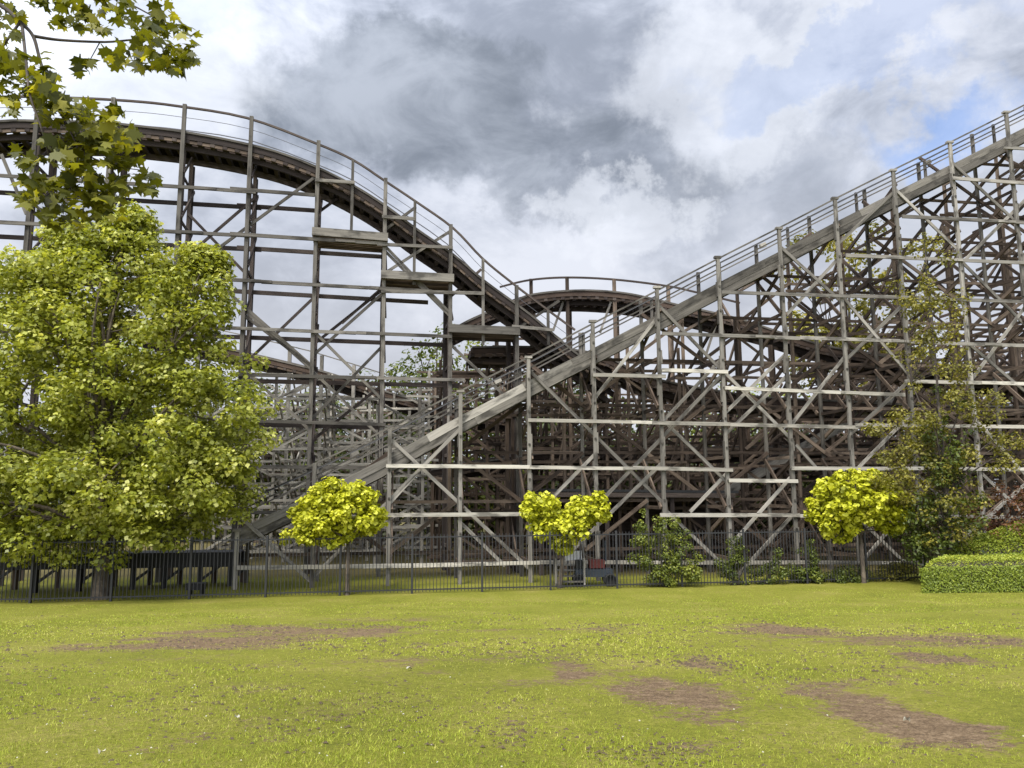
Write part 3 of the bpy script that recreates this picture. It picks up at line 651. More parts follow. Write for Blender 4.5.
# ------------------------------------------------------------------ fence
PFe = Plane(29.4, 0.15)
fence = tag(empty('metal_fence', (0, 29.4, -2)), 'dark metal bar fence along the foot of the wooden coaster', 'fence')
FH = 2.12
x = -19.0; xe = 17.2; seg = 2.55
def fp(x_): y_ = 29.4+0.15*x_; return np.array([x_, y_, float(gz(x_, y_))])
while x < xe:
    x2 = min(x+seg, xe); b = TB()
    p, q = fp(x), fp(x2)
    for z in (0.14, FH-0.1): b.add(p+np.array([0, 0, z]), q+np.array([0, 0, z]), 0.045, 0.03, (0, -1, 0))
    n_ = int((x2-x)/0.125)
    for k in range(1, n_): 
        r = p+(q-p)*k/n_; b.add(r+np.array([jit(), 0.0, 0.05]), r+np.array([jit(), 0, FH]), 0.022, 0.022, (0, -1, 0))
    b.build('bar_panel', M['fence'], fence)
    TB().add(p+np.array([0, 0, -0.1]), p+np.array([0, 0, FH+0.04]), 0.075, 0.075, (0, -1, 0)).build('post', M['fence'], fence)
    x = x2

# ------------------------------------------------------------------ foliage helpers
HEART = np.array([(0, -0.5), (0.38, -0.32), (0.46, 0.02), (0.26, 0.34), (0, 0.56), (-0.26, 0.34), (-0.46, 0.02), (-0.38, -0.32)])
QUAD = np.array([(0, -0.5), (0.36, -0.05), (0, 0.55), (-0.36, -0.05)])
MAPLE = np.array([(0.03, -0.5), (0.06, -0.22), (0.30, -0.34), (0.33, -0.16), (0.56, -0.02), (0.38, 0.08), (0.44, 0.32), (0.22, 0.22), (0.13, 0.36), (0.0, 0.62), (-0.13, 0.36), (-0.22, 0.22), (-0.44, 0.32), (-0.38, 0.08), (-0.56, -0.02), (-0.33, -0.16), (-0.30, -0.34), (-0.06, -0.22), (-0.03, -0.5)])
STAR = np.array([(0, -0.45), (0.3, -0.3), (0.5, 0.05), (0.25, 0.15), (0, 0.6), (-0.25, 0.15), (-0.5, 0.05), (-0.3, -0.3)])
def leaves(P_, N_, size, tmpl, rnd, droop=0.5, fold=0.18):
    """P_ positions, N_ normals; each leaf is one folded polygon whose tip hangs"""
    n = len(P_); N_ = N_/np.linalg.norm(N_, axis=1, keepdims=True)
    tip = rng.normal(0, 1, (n, 3)); tip[:, 2] -= droop*2; tip -= (tip*N_).sum(1, keepdims=True)*N_; tip /= np.linalg.norm(tip, axis=1, keepdims=True)
    sidev = np.cross(tip, N_)
    tx, ty = tmpl[:, 0], tmpl[:, 1]; h = -np.abs(tx)*fold*2-(ty**2)*fold
    V_ = P_[:, None]+size[:, None, None]*(sidev[:, None]*tx[None, :, None]+tip[:, None]*ty[None, :, None]+N_[:, None]*h[None, :, None])
    return V_.reshape(-1, 3), np.repeat(rnd, len(tmpl))
def leafobj(name, parent, mat, P_, N_, size, tmpl, rnd, **kw):
    V_, r_ = leaves(P_, N_, size, tmpl, rnd, **kw)
    return link(name, fast_mesh(name, V_, len(tmpl), {'rnd': r_}), M[mat], parent)
def tubes(name, mat, parent, chains, sides=7):
    """chains: lists of (point, radius); one mesh"""
    V_, F_ = [], []
    for ch in chains:
        i0 = len(V_); n = len(ch)
        for k, (p, r) in enumerate(ch):
            l = unit(np.asarray(ch[min(k+1, n-1)][0])-np.asarray(ch[max(k-1, 0)][0])); a = unit(np.cross(l, [0.3, 0.9, 0.1])); b = np.cross(l, a)
            for j in range(sides):
                th = 2*math.pi*j/sides; V_.append(tuple(np.asarray(p)+(a*math.cos(th)+b*math.sin(th))*r))
            if k:
                for j in range(sides):
                    q0 = i0+(k-1)*sides; q1 = i0+k*sides; F_.append((q0+j, q0+(j+1) % sides, q1+(j+1) % sides, q1+j))
        F_.append(tuple(i0+(n-1)*sides+j for j in range(sides)))
    me_ = bpy.data.meshes.new(name); me_.from_pydata(V_, [], F_); me_.polygons.foreach_set('use_smooth', np.ones(len(me_.polygons), bool))
    return link(name, me_, M[mat], parent)
def limb(a, b, r0, r1, n=6, sag=0.25, wig=0.12):
    a = np.asarray(a, float); b = np.asarray(b, float); L = np.linalg.norm(b-a); out_ = []; w1 = rng.normal(0, wig*L*0.5, 3)
    for k in range(n+1):
        t_ = k/n; p = a*(1-t_)+b*t_; p = p+w1*math.sin(t_*math.pi)*0.5; p[2] += sag*L*math.sin(t_*math.pi)*0.3
        out_.append((p, r0*(1-t_)+r1*t_))
    return out_
def clump_points(centres, radii, n_each, flat=0.75):
    P_, N_, cid = [], [], []
    for c, r in zip(centres, radii):
        n = max(6, int(n_each*(r/np.mean(radii))**2)); d = rng.normal(0, 1, (n, 3)); d /= np.linalg.norm(d, axis=1, keepdims=True)
        rad = r*rng.uniform(0.35, 1.0, n)**0.6; q = d*rad[:, None]; q[:, 2] *= flat; P_.append(c+q); N_.append(d*0.7+np.array([0, 0, 0.7])+rng.normal(0, 0.45, (n, 3))); cid.append(np.full(n, rng.normal(0, 0.13)))
    return np.concatenate(P_), np.concatenate(N_), np.concatenate(cid)
def in_crown(lobes, n, shell=0.45, over=1.1):
    """n clump centres inside a union of ellipsoids (centre, radii), mostly towards the outside"""
    out_ = []; vol = np.array([np.prod(r) for _, r in lobes])**0.67; vol /= vol.sum(); vol = np.maximum(vol, 0.045); vol /= vol.sum()
    while len(out_) < n:
        k = rng.choice(len(lobes), p=vol); c, r = lobes[k]; d = rng.normal(0, 1, 3); d /= np.linalg.norm(d); s = shell+(over-shell)*rng.random()**0.55
        out_.append(np.asarray(c)+d*np.asarray(r)*s)
    return np.array(out_)
def make_tree(name, label, cat, base, lobes, nclump, crad, per, lsize, mat, tmpl, trunk_r, fork_z, group=None, barkm='bark', nlimb=14, trunk_lean=(0, 0), flat=0.75, twig=0.02, shell=0.45, crown_mid=0.5, droop=0.5):
    root = tag(empty(name, base), label, cat, group)
    cs = in_crown(lobes, nclump, shell, 0.98 if mat == 'gold_leaf' else 1.1); rad = crad*rng.uniform(0.65, 1.3, nclump)
    P_, N_, cid = clump_points(cs, rad, per, flat)
    rnd = np.clip(crown_mid+cid+rng.normal(0, 0.21, len(P_)), 0, 1)
    leafobj('crown', root, mat, P_, N_, lsize*rng.uniform(0.55, 1.35, len(P_)), tmpl, rnd, droop=droop)
    base = np.asarray(base, float); fork = base+np.array([trunk_lean[0], trunk_lean[1], fork_z])
    ch = [[(base+np.array([0, 0, -0.1]), trunk_r*1.5), (base+np.array([0, 0, 0.12]), trunk_r*1.15), (base*(0.6)+fork*0.4, trunk_r), (fork, trunk_r*0.85)]]
    top = cs[np.argmax(cs[:, 2])]
    ch.append(limb(fork, np.array([fork[0]*0.6+top[0]*0.4, fork[1]*0.6+top[1]*0.4, top[2]]), trunk_r*0.8, twig, 8, 0, 0.06))
    spine = ch[-1]
    order = rng.permutation(len(cs))[:nlimb*4]
    mains = []
    for k, i in enumerate(order[:nlimb]):
        hz = np.clip((cs[i][2]-fork[2])*0.45, 0, None); s = min(spine, key=lambda q: abs(q[0][2]-(fork[2]+hz*0.8)))
        c_ = limb(s[0], cs[i], max(twig*1.5, s[1]*0.55), twig, 6, 0.3, 0.15); ch.append(c_); mains.append(c_)
    for i in order[nlimb:]:
        s = min((q for m_ in mains for q in m_[1:5]), key=lambda q: np.linalg.norm(q[0]-cs[i])); ch.append(limb(s[0], cs[i], max(twig, s[1]*0.6), twig*0.6, 4, 0.1, 0.15))
    tubes('trunk', barkm, root, ch)
    return root

# ------------------------------------------------------------------ big plane tree
def ell(px, py, Y, rx, ry, rd=None): 
    c = at(px, py, Y); s = Y/FPX; return (c, (rx*s, (rd or rx*0.8)*s, ry*s))
bt = on_ground(101, 599)
Yt = bt[1]
make_tree('plane_tree', 'large light green plane tree in front of the fence', 'tree', bt,
          [ell(100, 345, Yt, 105, 95), ell(40, 400, Yt, 105, 105), ell(172, 415, Yt, 98, 90), ell(110, 490, Yt, 120, 62), ell(60, 480, Yt, 95, 75), ell(125, 262, Yt, 60, 46), ell(130, 228, Yt, 24, 22), ell(205, 262, Yt, 16, 10), ell(75, 250, Yt, 30, 26), ell(190, 300, Yt, 46, 42), ell(30, 290, Yt, 55, 40), ell(195, 470, Yt, 65, 55), ell(-30, 470, Yt+0.5, 80, 90), ell(188, 345, Yt, 55, 62), ell(55, 320, Yt, 80, 72), ell(165, 510, Yt, 70, 34), ell(40, 520, Yt, 70, 40), ell(215, 440, Yt, 48, 60)],
          1150, 0.58, 92, 0.15, 'plane_leaf', STAR, 0.27, 2.0, nlimb=26, shell=0.3, twig=0.025)
# golden catalpas
def catalpa(label, px, py, lobes, n, seedlean=(0, 0)):
    b_ = on_ground(px, py); Yc = b_[1]
    L = [ell(a, b2, Yc, r1, r2) for a, b2, r1, r2 in lobes]
    return make_tree('catalpa_tree', label, 'tree', b_, L, int(n*3.4), 0.27, 44, 0.145, 'gold_leaf', HEART, 0.085, 1.5, group='small golden catalpa trees along the lawn edge', nlimb=8, shell=0.5, twig=0.015, flat=0.8, trunk_lean=seedlean, crown_mid=0.5, droop=1.7)
catalpa('golden catalpa with a lopsided crown and a low side spray', 347, 595, [(343, 512, 40, 27), (315, 515, 24, 24), (368, 512, 17, 25), (296, 538, 15, 8), (307, 533, 12, 9), (335, 493, 28, 13), (325, 525, 28, 20)], 70)
catalpa('golden catalpa with a notched heart shaped crown', 560, 588, [(540, 508, 19, 15), (588, 509, 20, 16), (566, 527, 25, 15), (545, 525, 15, 12), (560, 546, 9, 6)], 50, (0.15, 0))
catalpa('golden catalpa with a round dome crown beside the slender tree', 864, 583, [(857, 500, 46, 26), (857, 490, 36, 20), (835, 515, 27, 22), (885, 512, 24, 20), (838, 532, 15, 9)], 78)
# slender tree at the right
sb = np.array([*at(950, 560, 30.5)[:2], -2.0])
make_tree('slender_tree', 'slender olive brown tree in front of the lift hill', 'tree', sb,
          [ell(930, 300, 30.5, 34, 50), ell(940, 380, 30.5, 48, 60), ell(920, 450, 30.5, 44, 50), ell(940, 505, 30.5, 42, 45), ell(982, 405, 30.5, 22, 22), ell(925, 245, 30.5, 22, 25), ell(1000, 440, 30.5, 25, 40), ell(890, 480, 30.5, 25, 25)],
          210, 0.4, 60, 0.12, 'olive_leaf', QUAD, 0.1, 2.0, nlimb=18, shell=0.1, twig=0.012, barkm='darkbark', crown_mid=0.45)
def bush(name, label, cat, lobes, n, crad, per, lsize, mat, tmpl=QUAD, group=None, mid=0.5, stems=5, shell=0.3):
    c0 = lobes[0][0]; base = np.array([c0[0], c0[1], float(gz(c0[0], c0[1]))]); root = tag(empty(name, base), label, cat, group)
    cs = in_crown(lobes, n, shell); cs[:, 2] = np.maximum(cs[:, 2], base[2]+0.08); P_, N_, cid = clump_points(cs, crad*rng.uniform(0.6, 1.3, n), per, 0.85)
    P_[:, 2] = np.maximum(P_[:, 2], base[2]+0.02)
    leafobj('foliage', root, mat, P_, N_, lsize*rng.uniform(0.7, 1.3, len(P_)), tmpl, np.clip(mid+cid+rng.normal(0, 0.18, len(P_)), 0, 1))
    tubes('stem', 'darkbark', root, [limb(base+np.array([rng.normal(0, 0.1), rng.normal(0, 0.1), -0.05]), cs[i], 0.025, 0.008, 5, 0, 0.1) for i in rng.permutation(n)[:stems]], 5)
    return root
bush('ivy_column', 'dense dark green ivy column on the slender tree', 'ivy', [ell(952, 455, 30.3, 22, 65, 22), ell(950, 515, 30.3, 30, 45, 25), ell(925, 530, 30.3, 25, 30, 22)], 75, 0.42, 60, 0.13, 'green_leaf', group=None, mid=0.3)
G1 = 'shrubs growing along the metal fence'
bush('shrub', 'tall upright green shrub growing through the fence', 'shrub', [ell(664, 562, 30.5, 32, 22, 16), ell(641, 525, 30.5, 5, 22, 5), ell(642, 548, 30.5, 10, 24, 10), ell(672, 535, 30.5, 20, 22, 12), ell(690, 572, 30.5, 16, 11, 10), ell(655, 573, 30.5, 26, 10, 12)], 120, 0.24, 70, 0.085, 'green_leaf', group=G1, mid=0.72, stems=9, shell=0.1)
bush('shrub', 'narrow bushy shrub beside the tall fence shrub', 'shrub', [ell(735, 568, 30.9, 17, 14, 10), ell(738, 552, 30.9, 9, 14, 8)], 46, 0.2, 60, 0.08, 'green_leaf', group=G1, mid=0.5, shell=0.1)
bush('shrub', 'low sparse shrub at the middle of the grey fence', 'shrub', [ell(768, 574, 31.1, 18, 9, 10), ell(775, 560, 31.1, 5, 12, 6)], 34, 0.18, 54, 0.08, 'green_leaf', group=G1, mid=0.4, shell=0.1)
bush('shrub', 'leafy shrub climbing the fence just left of the round catalpa', 'shrub', [ell(812, 560, 31.4, 11, 20, 10), ell(805, 574, 31.4, 26, 8, 12)], 60, 0.2, 60, 0.085, 'green_leaf', group=G1, mid=0.5, shell=0.1)
bush('shrub', 'low spreading shrub under the round catalpa', 'shrub', [ell(846, 575, 31.6, 24, 9, 12)], 42, 0.2, 56, 0.08, 'green_leaf', group=G1, mid=0.4, shell=0.1)
bush('shrub', 'ragged low growth beside the clipped hedge', 'shrub', [ell(897, 573, 32.0, 30, 10, 12)], 46, 0.22, 56, 0.08, 'olive_leaf', group=G1, mid=0.4, shell=0.1)
bush('reddish_shrub', 'reddish brown shrub rising behind the mounded hedge', 'shrub', [ell(1012, 515, 31.2, 40, 30, 30), ell(1050, 500, 31.2, 30, 30, 30)], 70, 0.35, 40, 0.12, 'red_leaf', mid=0.5)

# clipped hedges: leafy shells
def hedge(name, label, prof, x0, x1, y0, y1, n, mid, lsz=0.06, skew=0.9):
    root = tag(empty(name, ((x0+x1)/2, (y0+y1)/2, -2)), label, 'hedge')
    top = lambda x_, y_: prof(x_, y_)+0.08*(fbm(np.asarray(x_)*1.3, np.asarray(y_)*1.3, 4)-0.5)
    # solid dark core
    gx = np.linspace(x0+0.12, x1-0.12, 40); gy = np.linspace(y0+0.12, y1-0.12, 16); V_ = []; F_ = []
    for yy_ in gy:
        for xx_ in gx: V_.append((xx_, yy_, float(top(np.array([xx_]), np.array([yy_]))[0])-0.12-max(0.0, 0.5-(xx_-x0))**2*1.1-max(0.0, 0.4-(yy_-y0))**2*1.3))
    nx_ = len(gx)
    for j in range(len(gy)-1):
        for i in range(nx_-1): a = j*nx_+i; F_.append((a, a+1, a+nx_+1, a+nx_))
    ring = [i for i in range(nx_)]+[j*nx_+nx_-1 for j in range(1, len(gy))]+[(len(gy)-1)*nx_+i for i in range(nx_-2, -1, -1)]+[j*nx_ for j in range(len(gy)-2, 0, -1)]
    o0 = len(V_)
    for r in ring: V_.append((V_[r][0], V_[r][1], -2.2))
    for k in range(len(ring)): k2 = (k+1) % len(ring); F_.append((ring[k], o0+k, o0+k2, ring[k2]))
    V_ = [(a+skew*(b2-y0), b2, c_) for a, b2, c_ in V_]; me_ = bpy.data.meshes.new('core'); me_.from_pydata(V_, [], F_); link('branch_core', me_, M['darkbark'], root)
    # leaves on the top and the sides
    A_top = (x1-x0)*(y1-y0); xs_ = rng.uniform(x0, x1, n); ys_ = rng.uniform(y0, y1, n); zt = top(xs_, ys_)
    zt = zt-np.where(xs_-x0 < 0.5, (0.5-(xs_-x0))**2*1.1, 0)-np.where(ys_-y0 < 0.4, (0.4-(ys_-y0))**2*1.3, 0)
    Pt = np.stack([xs_, ys_, zt+rng.normal(0, 0.035, n)], -1); Nt = np.tile([0, -0.1, 1.0], (n, 1))+rng.normal(0, 0.45, (n, 3))
    m_ = n; xf = rng.uniform(x0, x1, m_); zf = rng.random(m_); Pf = np.stack([xf, y0+rng.normal(0, 0.05, m_), -2+zf*(top(xf, np.full(m_, y0))+2-0.2-np.where(xf-x0 < 0.5, (0.5-(xf-x0))**2*1.1, 0))], -1); Nf = np.tile([0, -1, 0.35], (m_, 1))+rng.normal(0, 0.5, (m_, 3))
    k_ = n//3; yf = rng.uniform(y0, y1, k_); zf = rng.random(k_); Ps = np.stack([x0+rng.normal(0, 0.05, k_), yf, -2+zf*(top(np.full(k_, x0), yf)+2-0.3)], -1); Ns = np.tile([-1, 0, 0.35], (k_, 1))+rng.normal(0, 0.5, (k_, 3))
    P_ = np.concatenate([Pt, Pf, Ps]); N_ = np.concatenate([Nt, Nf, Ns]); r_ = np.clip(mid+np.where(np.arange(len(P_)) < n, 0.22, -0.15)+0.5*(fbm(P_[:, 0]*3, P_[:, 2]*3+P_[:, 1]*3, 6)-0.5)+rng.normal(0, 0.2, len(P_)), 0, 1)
    P_[:, 0] += skew*(P_[:, 1]-y0)
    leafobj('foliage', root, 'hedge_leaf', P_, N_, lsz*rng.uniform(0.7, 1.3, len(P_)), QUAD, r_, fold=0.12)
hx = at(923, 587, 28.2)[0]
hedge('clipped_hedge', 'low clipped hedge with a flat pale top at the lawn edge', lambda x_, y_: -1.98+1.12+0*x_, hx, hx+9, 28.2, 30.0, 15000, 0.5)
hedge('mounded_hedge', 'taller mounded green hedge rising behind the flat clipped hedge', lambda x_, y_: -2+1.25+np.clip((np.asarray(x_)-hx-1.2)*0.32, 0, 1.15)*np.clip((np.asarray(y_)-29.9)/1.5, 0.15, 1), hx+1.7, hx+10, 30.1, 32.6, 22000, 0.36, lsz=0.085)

# ------------------------------------------------------------------ trees beyond the coaster
BG = [(135, 395, 60, 70, 62, 'hedge_leaf', 'yellow green tree beyond the coaster behind the big plane tree'), (300, 440, 64, 70, 62, 'green_leaf', 'green tree behind the coaster under the far brown track'),
      (430, 405, 66, 75, 66, 'green_leaf', 'green tree behind the coaster below the drop hill'), (540, 430, 66, 70, 55, 'dark_leaf', 'dark tree behind the coaster in line with the lift'), (640, 440, 66, 70, 52, 'green_leaf', 'green tree behind the coaster under the turnaround arch'),
      (745, 440, 66, 75, 60, 'hedge_leaf', 'pale green tree behind the coaster under the lift girder'), (850, 310, 58, 72, 95, 'olive_leaf', 'tall olive tree rising behind the lift hill'), (900, 430, 62, 80, 80, 'dark_leaf', 'dark tree behind the coaster near the slender tree'), (1010, 430, 62, 90, 80, 'dark_leaf', 'dark tree behind the tall end of the lift hill')]
BG += [(215, 450, 63, 75, 66, 'dark_leaf', 'dark green tree beyond the coaster, mostly behind the big plane tree'), (370, 455, 60, 70, 60, 'dark_leaf', 'dark tree behind the low grey rear timber'), (490, 460, 60, 65, 60, 'green_leaf', 'green tree behind the coaster at the foot of the drop'), (590, 470, 60, 70, 50, 'dark_leaf', 'dark tree behind the coaster above the red cart'), (690, 470, 60, 70, 50, 'dark_leaf', 'dark tree behind the coaster beyond the covered low run'), (800, 470, 60, 75, 60, 'dark_leaf', 'dark tree behind the coaster beyond the inner ramp'), (60, 440, 62, 80, 70, 'dark_leaf', 'dark tree beyond the coaster behind the low black deck')]
for px, py, Yb, rx, ry, mt, lb in BG:
    bx = at(px, 540, Yb); b_ = np.array([bx[0], Yb, -2.0]); thin = mt == 'olive_leaf'
    make_tree('background_tree', lb, 'tree', b_, [ell(px, py, Yb, rx, ry), ell(px-rx*0.3, py+ry*0.5, Yb, rx*0.8, ry*0.6), ell(px+rx*0.35, py+ry*0.4, Yb, rx*0.7, ry*0.7), ell(px, 515, Yb, rx*0.95, 38)], 150, 1.0 if thin else 1.3, 60 if thin else 75, 0.34, mt, QUAD, 0.3, 3.0, group='trees beyond the coaster', nlimb=10, shell=0.2, twig=0.04, barkm='darkbark')

# ------------------------------------------------------------------ overhanging branch near the camera
br = tag(empty('overhanging_branch', (-4.2, 4.6, 4.5)), 'plane tree branch with lobed leaves hanging in from above', 'branch')
YB = 5.0
CH = []
def bpath(pts, r0, r1):
    n = len(pts); P3 = [at(*q) for q in smoothpath(pts, max(12, n*5))]; CH.append([(p, r0+(r1-r0)*k/(len(P3)-1)) for k, p in enumerate(P3)]); return P3
m1 = bpath([(-420, -260, 4.6), (-200, -120, 4.8), (-60, -30, 5.0), (0, 5, 5.0), (20, 22, 5.0), (33, 36, 5.0), (40, 60, 5.0), (52, 98, 4.95), (70, 130, 4.9), (80, 155, 4.9)], 0.02, 0.005)
m2 = bpath([(33, 36, 5.0), (60, 40, 5.1), (105, 42, 5.2), (150, 40, 5.2), (190, 55, 5.1)], 0.012, 0.004)
m3 = bpath([(22, 24, 5.0), (26, 60, 4.8), (30, 95, 4.7), (42, 130, 4.7), (50, 160, 4.8)], 0.011, 0.004)
m4 = bpath([(-60, -30, 5.0), (40, -25, 5.2), (110, -5, 5.3), (160, 20, 5.3)], 0.014, 0.004)
m5 = bpath([(20, 22, 5.0), (-10, 70, 4.9), (-5, 110, 4.9)], 0.01, 0.004)
bpath([(62, 120, 4.92), (78, 150, 4.9), (70, 190, 4.9)], 0.006, 0.003); bpath([(80, 152, 4.9), (110, 165, 4.9), (140, 170, 5)], 0.006, 0.003); bpath([(100, 42, 5.2), (90, 60, 5.2), (88, 64, 5.2)], 0.004, 0.002)
tubes('twig', 'darkbark', br, CH, 8)
LC = [(30, 0, 40, 25, 18, 5.1), (130, 8, 50, 22, 26, 5.2), (165, 45, 30, 22, 30, 5.1), (130, 55, 25, 14, 10, 5.1), (85, 12, 30, 20, 10, 5.2), (20, 70, 26, 20, 22, 4.9), (40, 90, 20, 16, 14, 4.8), (62, 110, 28, 16, 22, 4.9), (95, 125, 28, 20, 24, 4.95), (110, 145, 28, 20, 22, 4.95), (100, 175, 34, 18, 26, 4.95), (75, 195, 34, 18, 26, 4.9), (40, 190, 22, 16, 14, 4.85), (105, 205, 18, 14, 10, 4.95), (22, 158, 9, 8, 4, 4.8), (55, 148, 22, 16, 14, 4.85), (85, 65, 10, 8, 5, 5.2), (10, 45, 16, 20, 8, 4.9), (145, 180, 10, 10, 6, 5.0), (180, 65, 16, 8, 8, 5.1), (10, 105, 10, 10, 6, 4.8), (60, 220, 20, 8, 8, 4.9)]
Pl = []
for px, py, sx, sy, n, Yq in LC:
    for _ in range(int(n*2.5)): Pl.append(at(px+rng.uniform(-1, 1)*sx, py+rng.uniform(-1, 1)*sy, Yq+rng.normal(0, 0.12)))
for _ in range(150): Pl.append(at(rng.uniform(-260, 0), rng.uniform(-180, 120), 4.9+rng.normal(0, 0.25)))
Pl = np.array(Pl); Nl = rng.normal(0, 0.55, (len(Pl), 3))+np.array([0.1, -0.35, 0.75])
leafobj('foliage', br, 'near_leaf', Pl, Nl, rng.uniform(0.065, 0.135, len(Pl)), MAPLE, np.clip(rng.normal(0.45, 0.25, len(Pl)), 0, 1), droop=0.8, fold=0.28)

# ------------------------------------------------------------------ small things behind the fence
cart = tag(empty('utility_cart', at(593, 578, 31.0)), 'small red utility cart behind the fence near the notched catalpa', 'cart')
cb = at(594, 574, 31.0); cb[2] = -2.0
TB().add(cb+np.array([-0.2, 0, 0.84]), cb+np.array([0.4, 0, 0.84]), 0.6, 0.3, (0, 0, 1)).build('body', M['red'], cart)
TB().add(cb+np.array([-0.75, 0, 0.5]), cb+np.array([0.7, 0, 0.5]), 0.6, 0.3, (0, 0, 1)).build('chassis', M['blue'], cart)
TB().add(cb+np.array([-0.72, 0, 0.82]), cb+np.array([-0.43, 0, 0.82]), 0.6, 0.3, (0, 0, 1)).build('seat', M['rubber'], cart)
for sx in (-0.6, 0.6):
    for sy in (-0.36, 0.36): tubes('wheel', 'rubber', cart, [[(cb+np.array([sx, sy-0.07, 0.24]), 0.2), (cb+np.array([sx, sy-0.065, 0.24]), 0.25), (cb+np.array([sx, sy+0.065, 0.24]), 0.25), (cb+np.array([sx, sy+0.07, 0.24]), 0.2)]], 14)
for sx in (-0.5, 0.5): TB().add(cb+np.array([sx, 0.3, 0.9]), cb+np.array([sx, 0.3, 1.7]), 0.05, 0.05).build('roof_post', M['blue'], cart)
st = tag(empty('wooden_steps', at(570, 580, 30.6)), 'short flight of grey wooden steps behind the notched catalpa', 'steps')
sbp = at(570, 575, 30.6); sbp[2] = -2.0
for k in range(4): TB().add(sbp+np.array([-0.5, 0.25*k, 0.2+0.19*k]), sbp+np.array([0.5, 0.25*k, 0.2+0.19*k]), 0.28, 0.05, (0, 0, 1)).build('tread', M['grey'], st)
for sx in (-0.55, 0.55):
    TB().add(sbp+np.array([sx, -0.1, 0.0]), sbp+np.array([sx, 0.95, 0.85]), 0.22, 0.05, (1, 0, 0)).build('stringer', M['grey'], st)
    TB().add(sbp+np.array([sx, -0.05, 0]), sbp+np.array([sx, -0.05, 1.1]), 0.08, 0.08).build('handrail_post', M['grey'], st)
    TB().add(sbp+np.array([sx, -0.05, 1.1]), sbp+np.array([sx, 0.95, 1.85]), 0.07, 0.07, (1, 0, 0)).build('handrail', M['grey'], st)
sg = tag(empty('white_board', at(573, 560, 31.4)), 'small white board standing behind the notched catalpa', 'board')
wb = at(573, 556, 31.5)
TB().add(wb+np.array([-0.3, 0, 0]), wb+np.array([0.35, 0, 0.03]), 0.35, 0.04).build('panel', M['white'], sg)
for sx in (-0.2, 0.25): TB().add(np.array([wb[0]+sx, wb[1]+0.05, -2.05]), wb+np.array([sx, 0.05, 0.1]), 0.05, 0.05).build('leg', M['steel'], sg)
bx = tag(empty('equipment_box', at(196, 592, 28.8)), 'small black equipment box on feet on the grass behind the fence', 'box')
bb = at(196, 592, 28.8); bb[2] = -2.0
TB().add(bb+np.array([-0.28, 0, 0.3]), bb+np.array([0.28, 0, 0.3]), 0.4, 0.2, (0, 0, 1)).build('body', M['black'], bx)
TB().add(bb+np.array([-0.31, 0, 0.42]), bb+np.array([0.31, 0, 0.42]), 0.46, 0.04, (0, 0, 1)).build('lid', M['black'], bx)
for sx in (-0.22, 0.22): TB().add(bb+np.array([sx, 0, -0.02]), bb+np.array([sx, 0, 0.2]), 0.06, 0.3).build('foot', M['black'], bx)

# litter on the lawn
def scrap(label, px, py, s, mat):
    p = on_ground(px, py); p[2] += 0.045; n = 9; V_ = [tuple(p)]; 
    for k in range(n): 
        th = 2*math.pi*k/n; r = s*random.uniform(0.5, 1.1); V_.append((p[0]+math.cos(th)*r*1.5, p[1]+math.sin(th)*r, p[2]+random.uniform(-0.02, 0.03)))
    me_ = bpy.data.meshes.new('paper_scrap'); me_.from_pydata(V_, [], [(0, k, k % n+1) for k in range(1, n+1)])
    return tag(link('paper_scrap', me_, M[mat]), label, 'litter', 'paper scraps on the lawn')
scrap('long white paper scrap nearest the bottom edge of the lawn', 101, 758, 0.022, 'scrap')
scrap('crumpled white scrap on the lawn below the dirt patches', 237, 722, 0.022, 'scrap')
scrap('flat white scrap on the dry grass in mid lawn', 409, 672, 0.035, 'scrap')
scrap('white scrap on the lower edge of the big worn patch', 908, 725, 0.025, 'scrap')
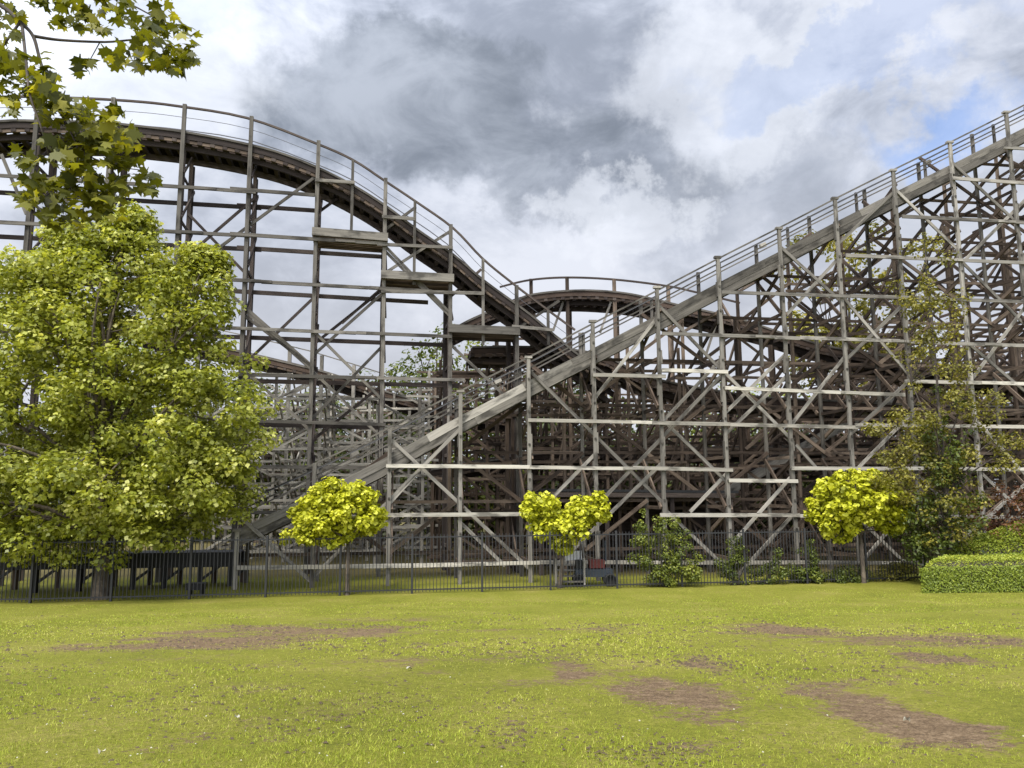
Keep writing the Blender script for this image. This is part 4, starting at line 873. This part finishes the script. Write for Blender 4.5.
# clods and dark turf scraps on and round the worn patches
cl = []
for cx, cy, rx, ry, wg in PATCHES:
    for _ in range(int(190*wg)): 
        x_, y_ = cx+rng.normal(0, 0.7)*rx, cy+rng.normal(0, 0.7)*ry
        if 3.8 < y_ < 27: cl.append((x_, y_))
for _ in range(9000):
    y_ = math.exp(random.uniform(math.log(5.2), math.log(22))); x_ = random.uniform(-0.72, 0.72)*y_
    if fbm(np.array([x_*0.6]), np.array([y_*0.9]), 51)[0]+0.25*math.exp(-((y_-12)/5)**2) > random.uniform(0.45, 0.85): cl.append((x_, y_))
cl = np.array(cl); n = len(cl); s = rng.uniform(0.006, 0.024, n)*rng.uniform(0.5, 1.2, n)*np.clip(cl[:, 1]/9, 0.8, 1.6); tet = np.array([(-1, -0.6, 0), (1, -0.7, 0), (0.2, 1, 0), (0, 0, 0.8)]); fc = [(0, 1, 3), (1, 2, 3), (2, 0, 3)]
zc = gz(cl[:, 0], cl[:, 1]); V_ = np.concatenate([np.stack([np.stack([cl[:, 0], cl[:, 1], zc], -1)+tet[j]*s[:, None]*np.array([1.3, 1.2, 0.9]) for j in f3], 1) for f3 in fc]).reshape(-1, 3)
M['soil'] = plain('loose_soil', (0.065, 0.045, 0.024), 0.95)
tag(link('dirt_clods', fast_mesh('dirt_clods', V_, 3), M['soil']), 'loose brown clods of earth on the worn patches', 'dirt', kind='stuff')
# daisies
nd = 500; dx = rng.uniform(-1, 1, nd); dy = np.exp(rng.uniform(math.log(5), math.log(27.5), nd)); dx = dx*0.7*dy; sel = rng.random(nd) < np.where(dx < 0, 0.9, 0.35)*(1-dirt_at(dx, dy)); dx, dy = dx[sel], dy[sel]; n = len(dx)
Pd = np.stack([dx, dy, gz(dx, dy)+0.055], -1)
V_, r_ = leaves(Pd, np.tile([0, -0.2, 1.0], (n, 1))+rng.normal(0, 0.2, (n, 3)), rng.uniform(0.010, 0.017, n), HEART, np.ones(n), fold=0.05)
tag(link('daisy_flowers', fast_mesh('daisy_flowers', V_, 8), M['scrap']), 'tiny white daisies scattered through the lawn', 'flowers', kind='stuff')
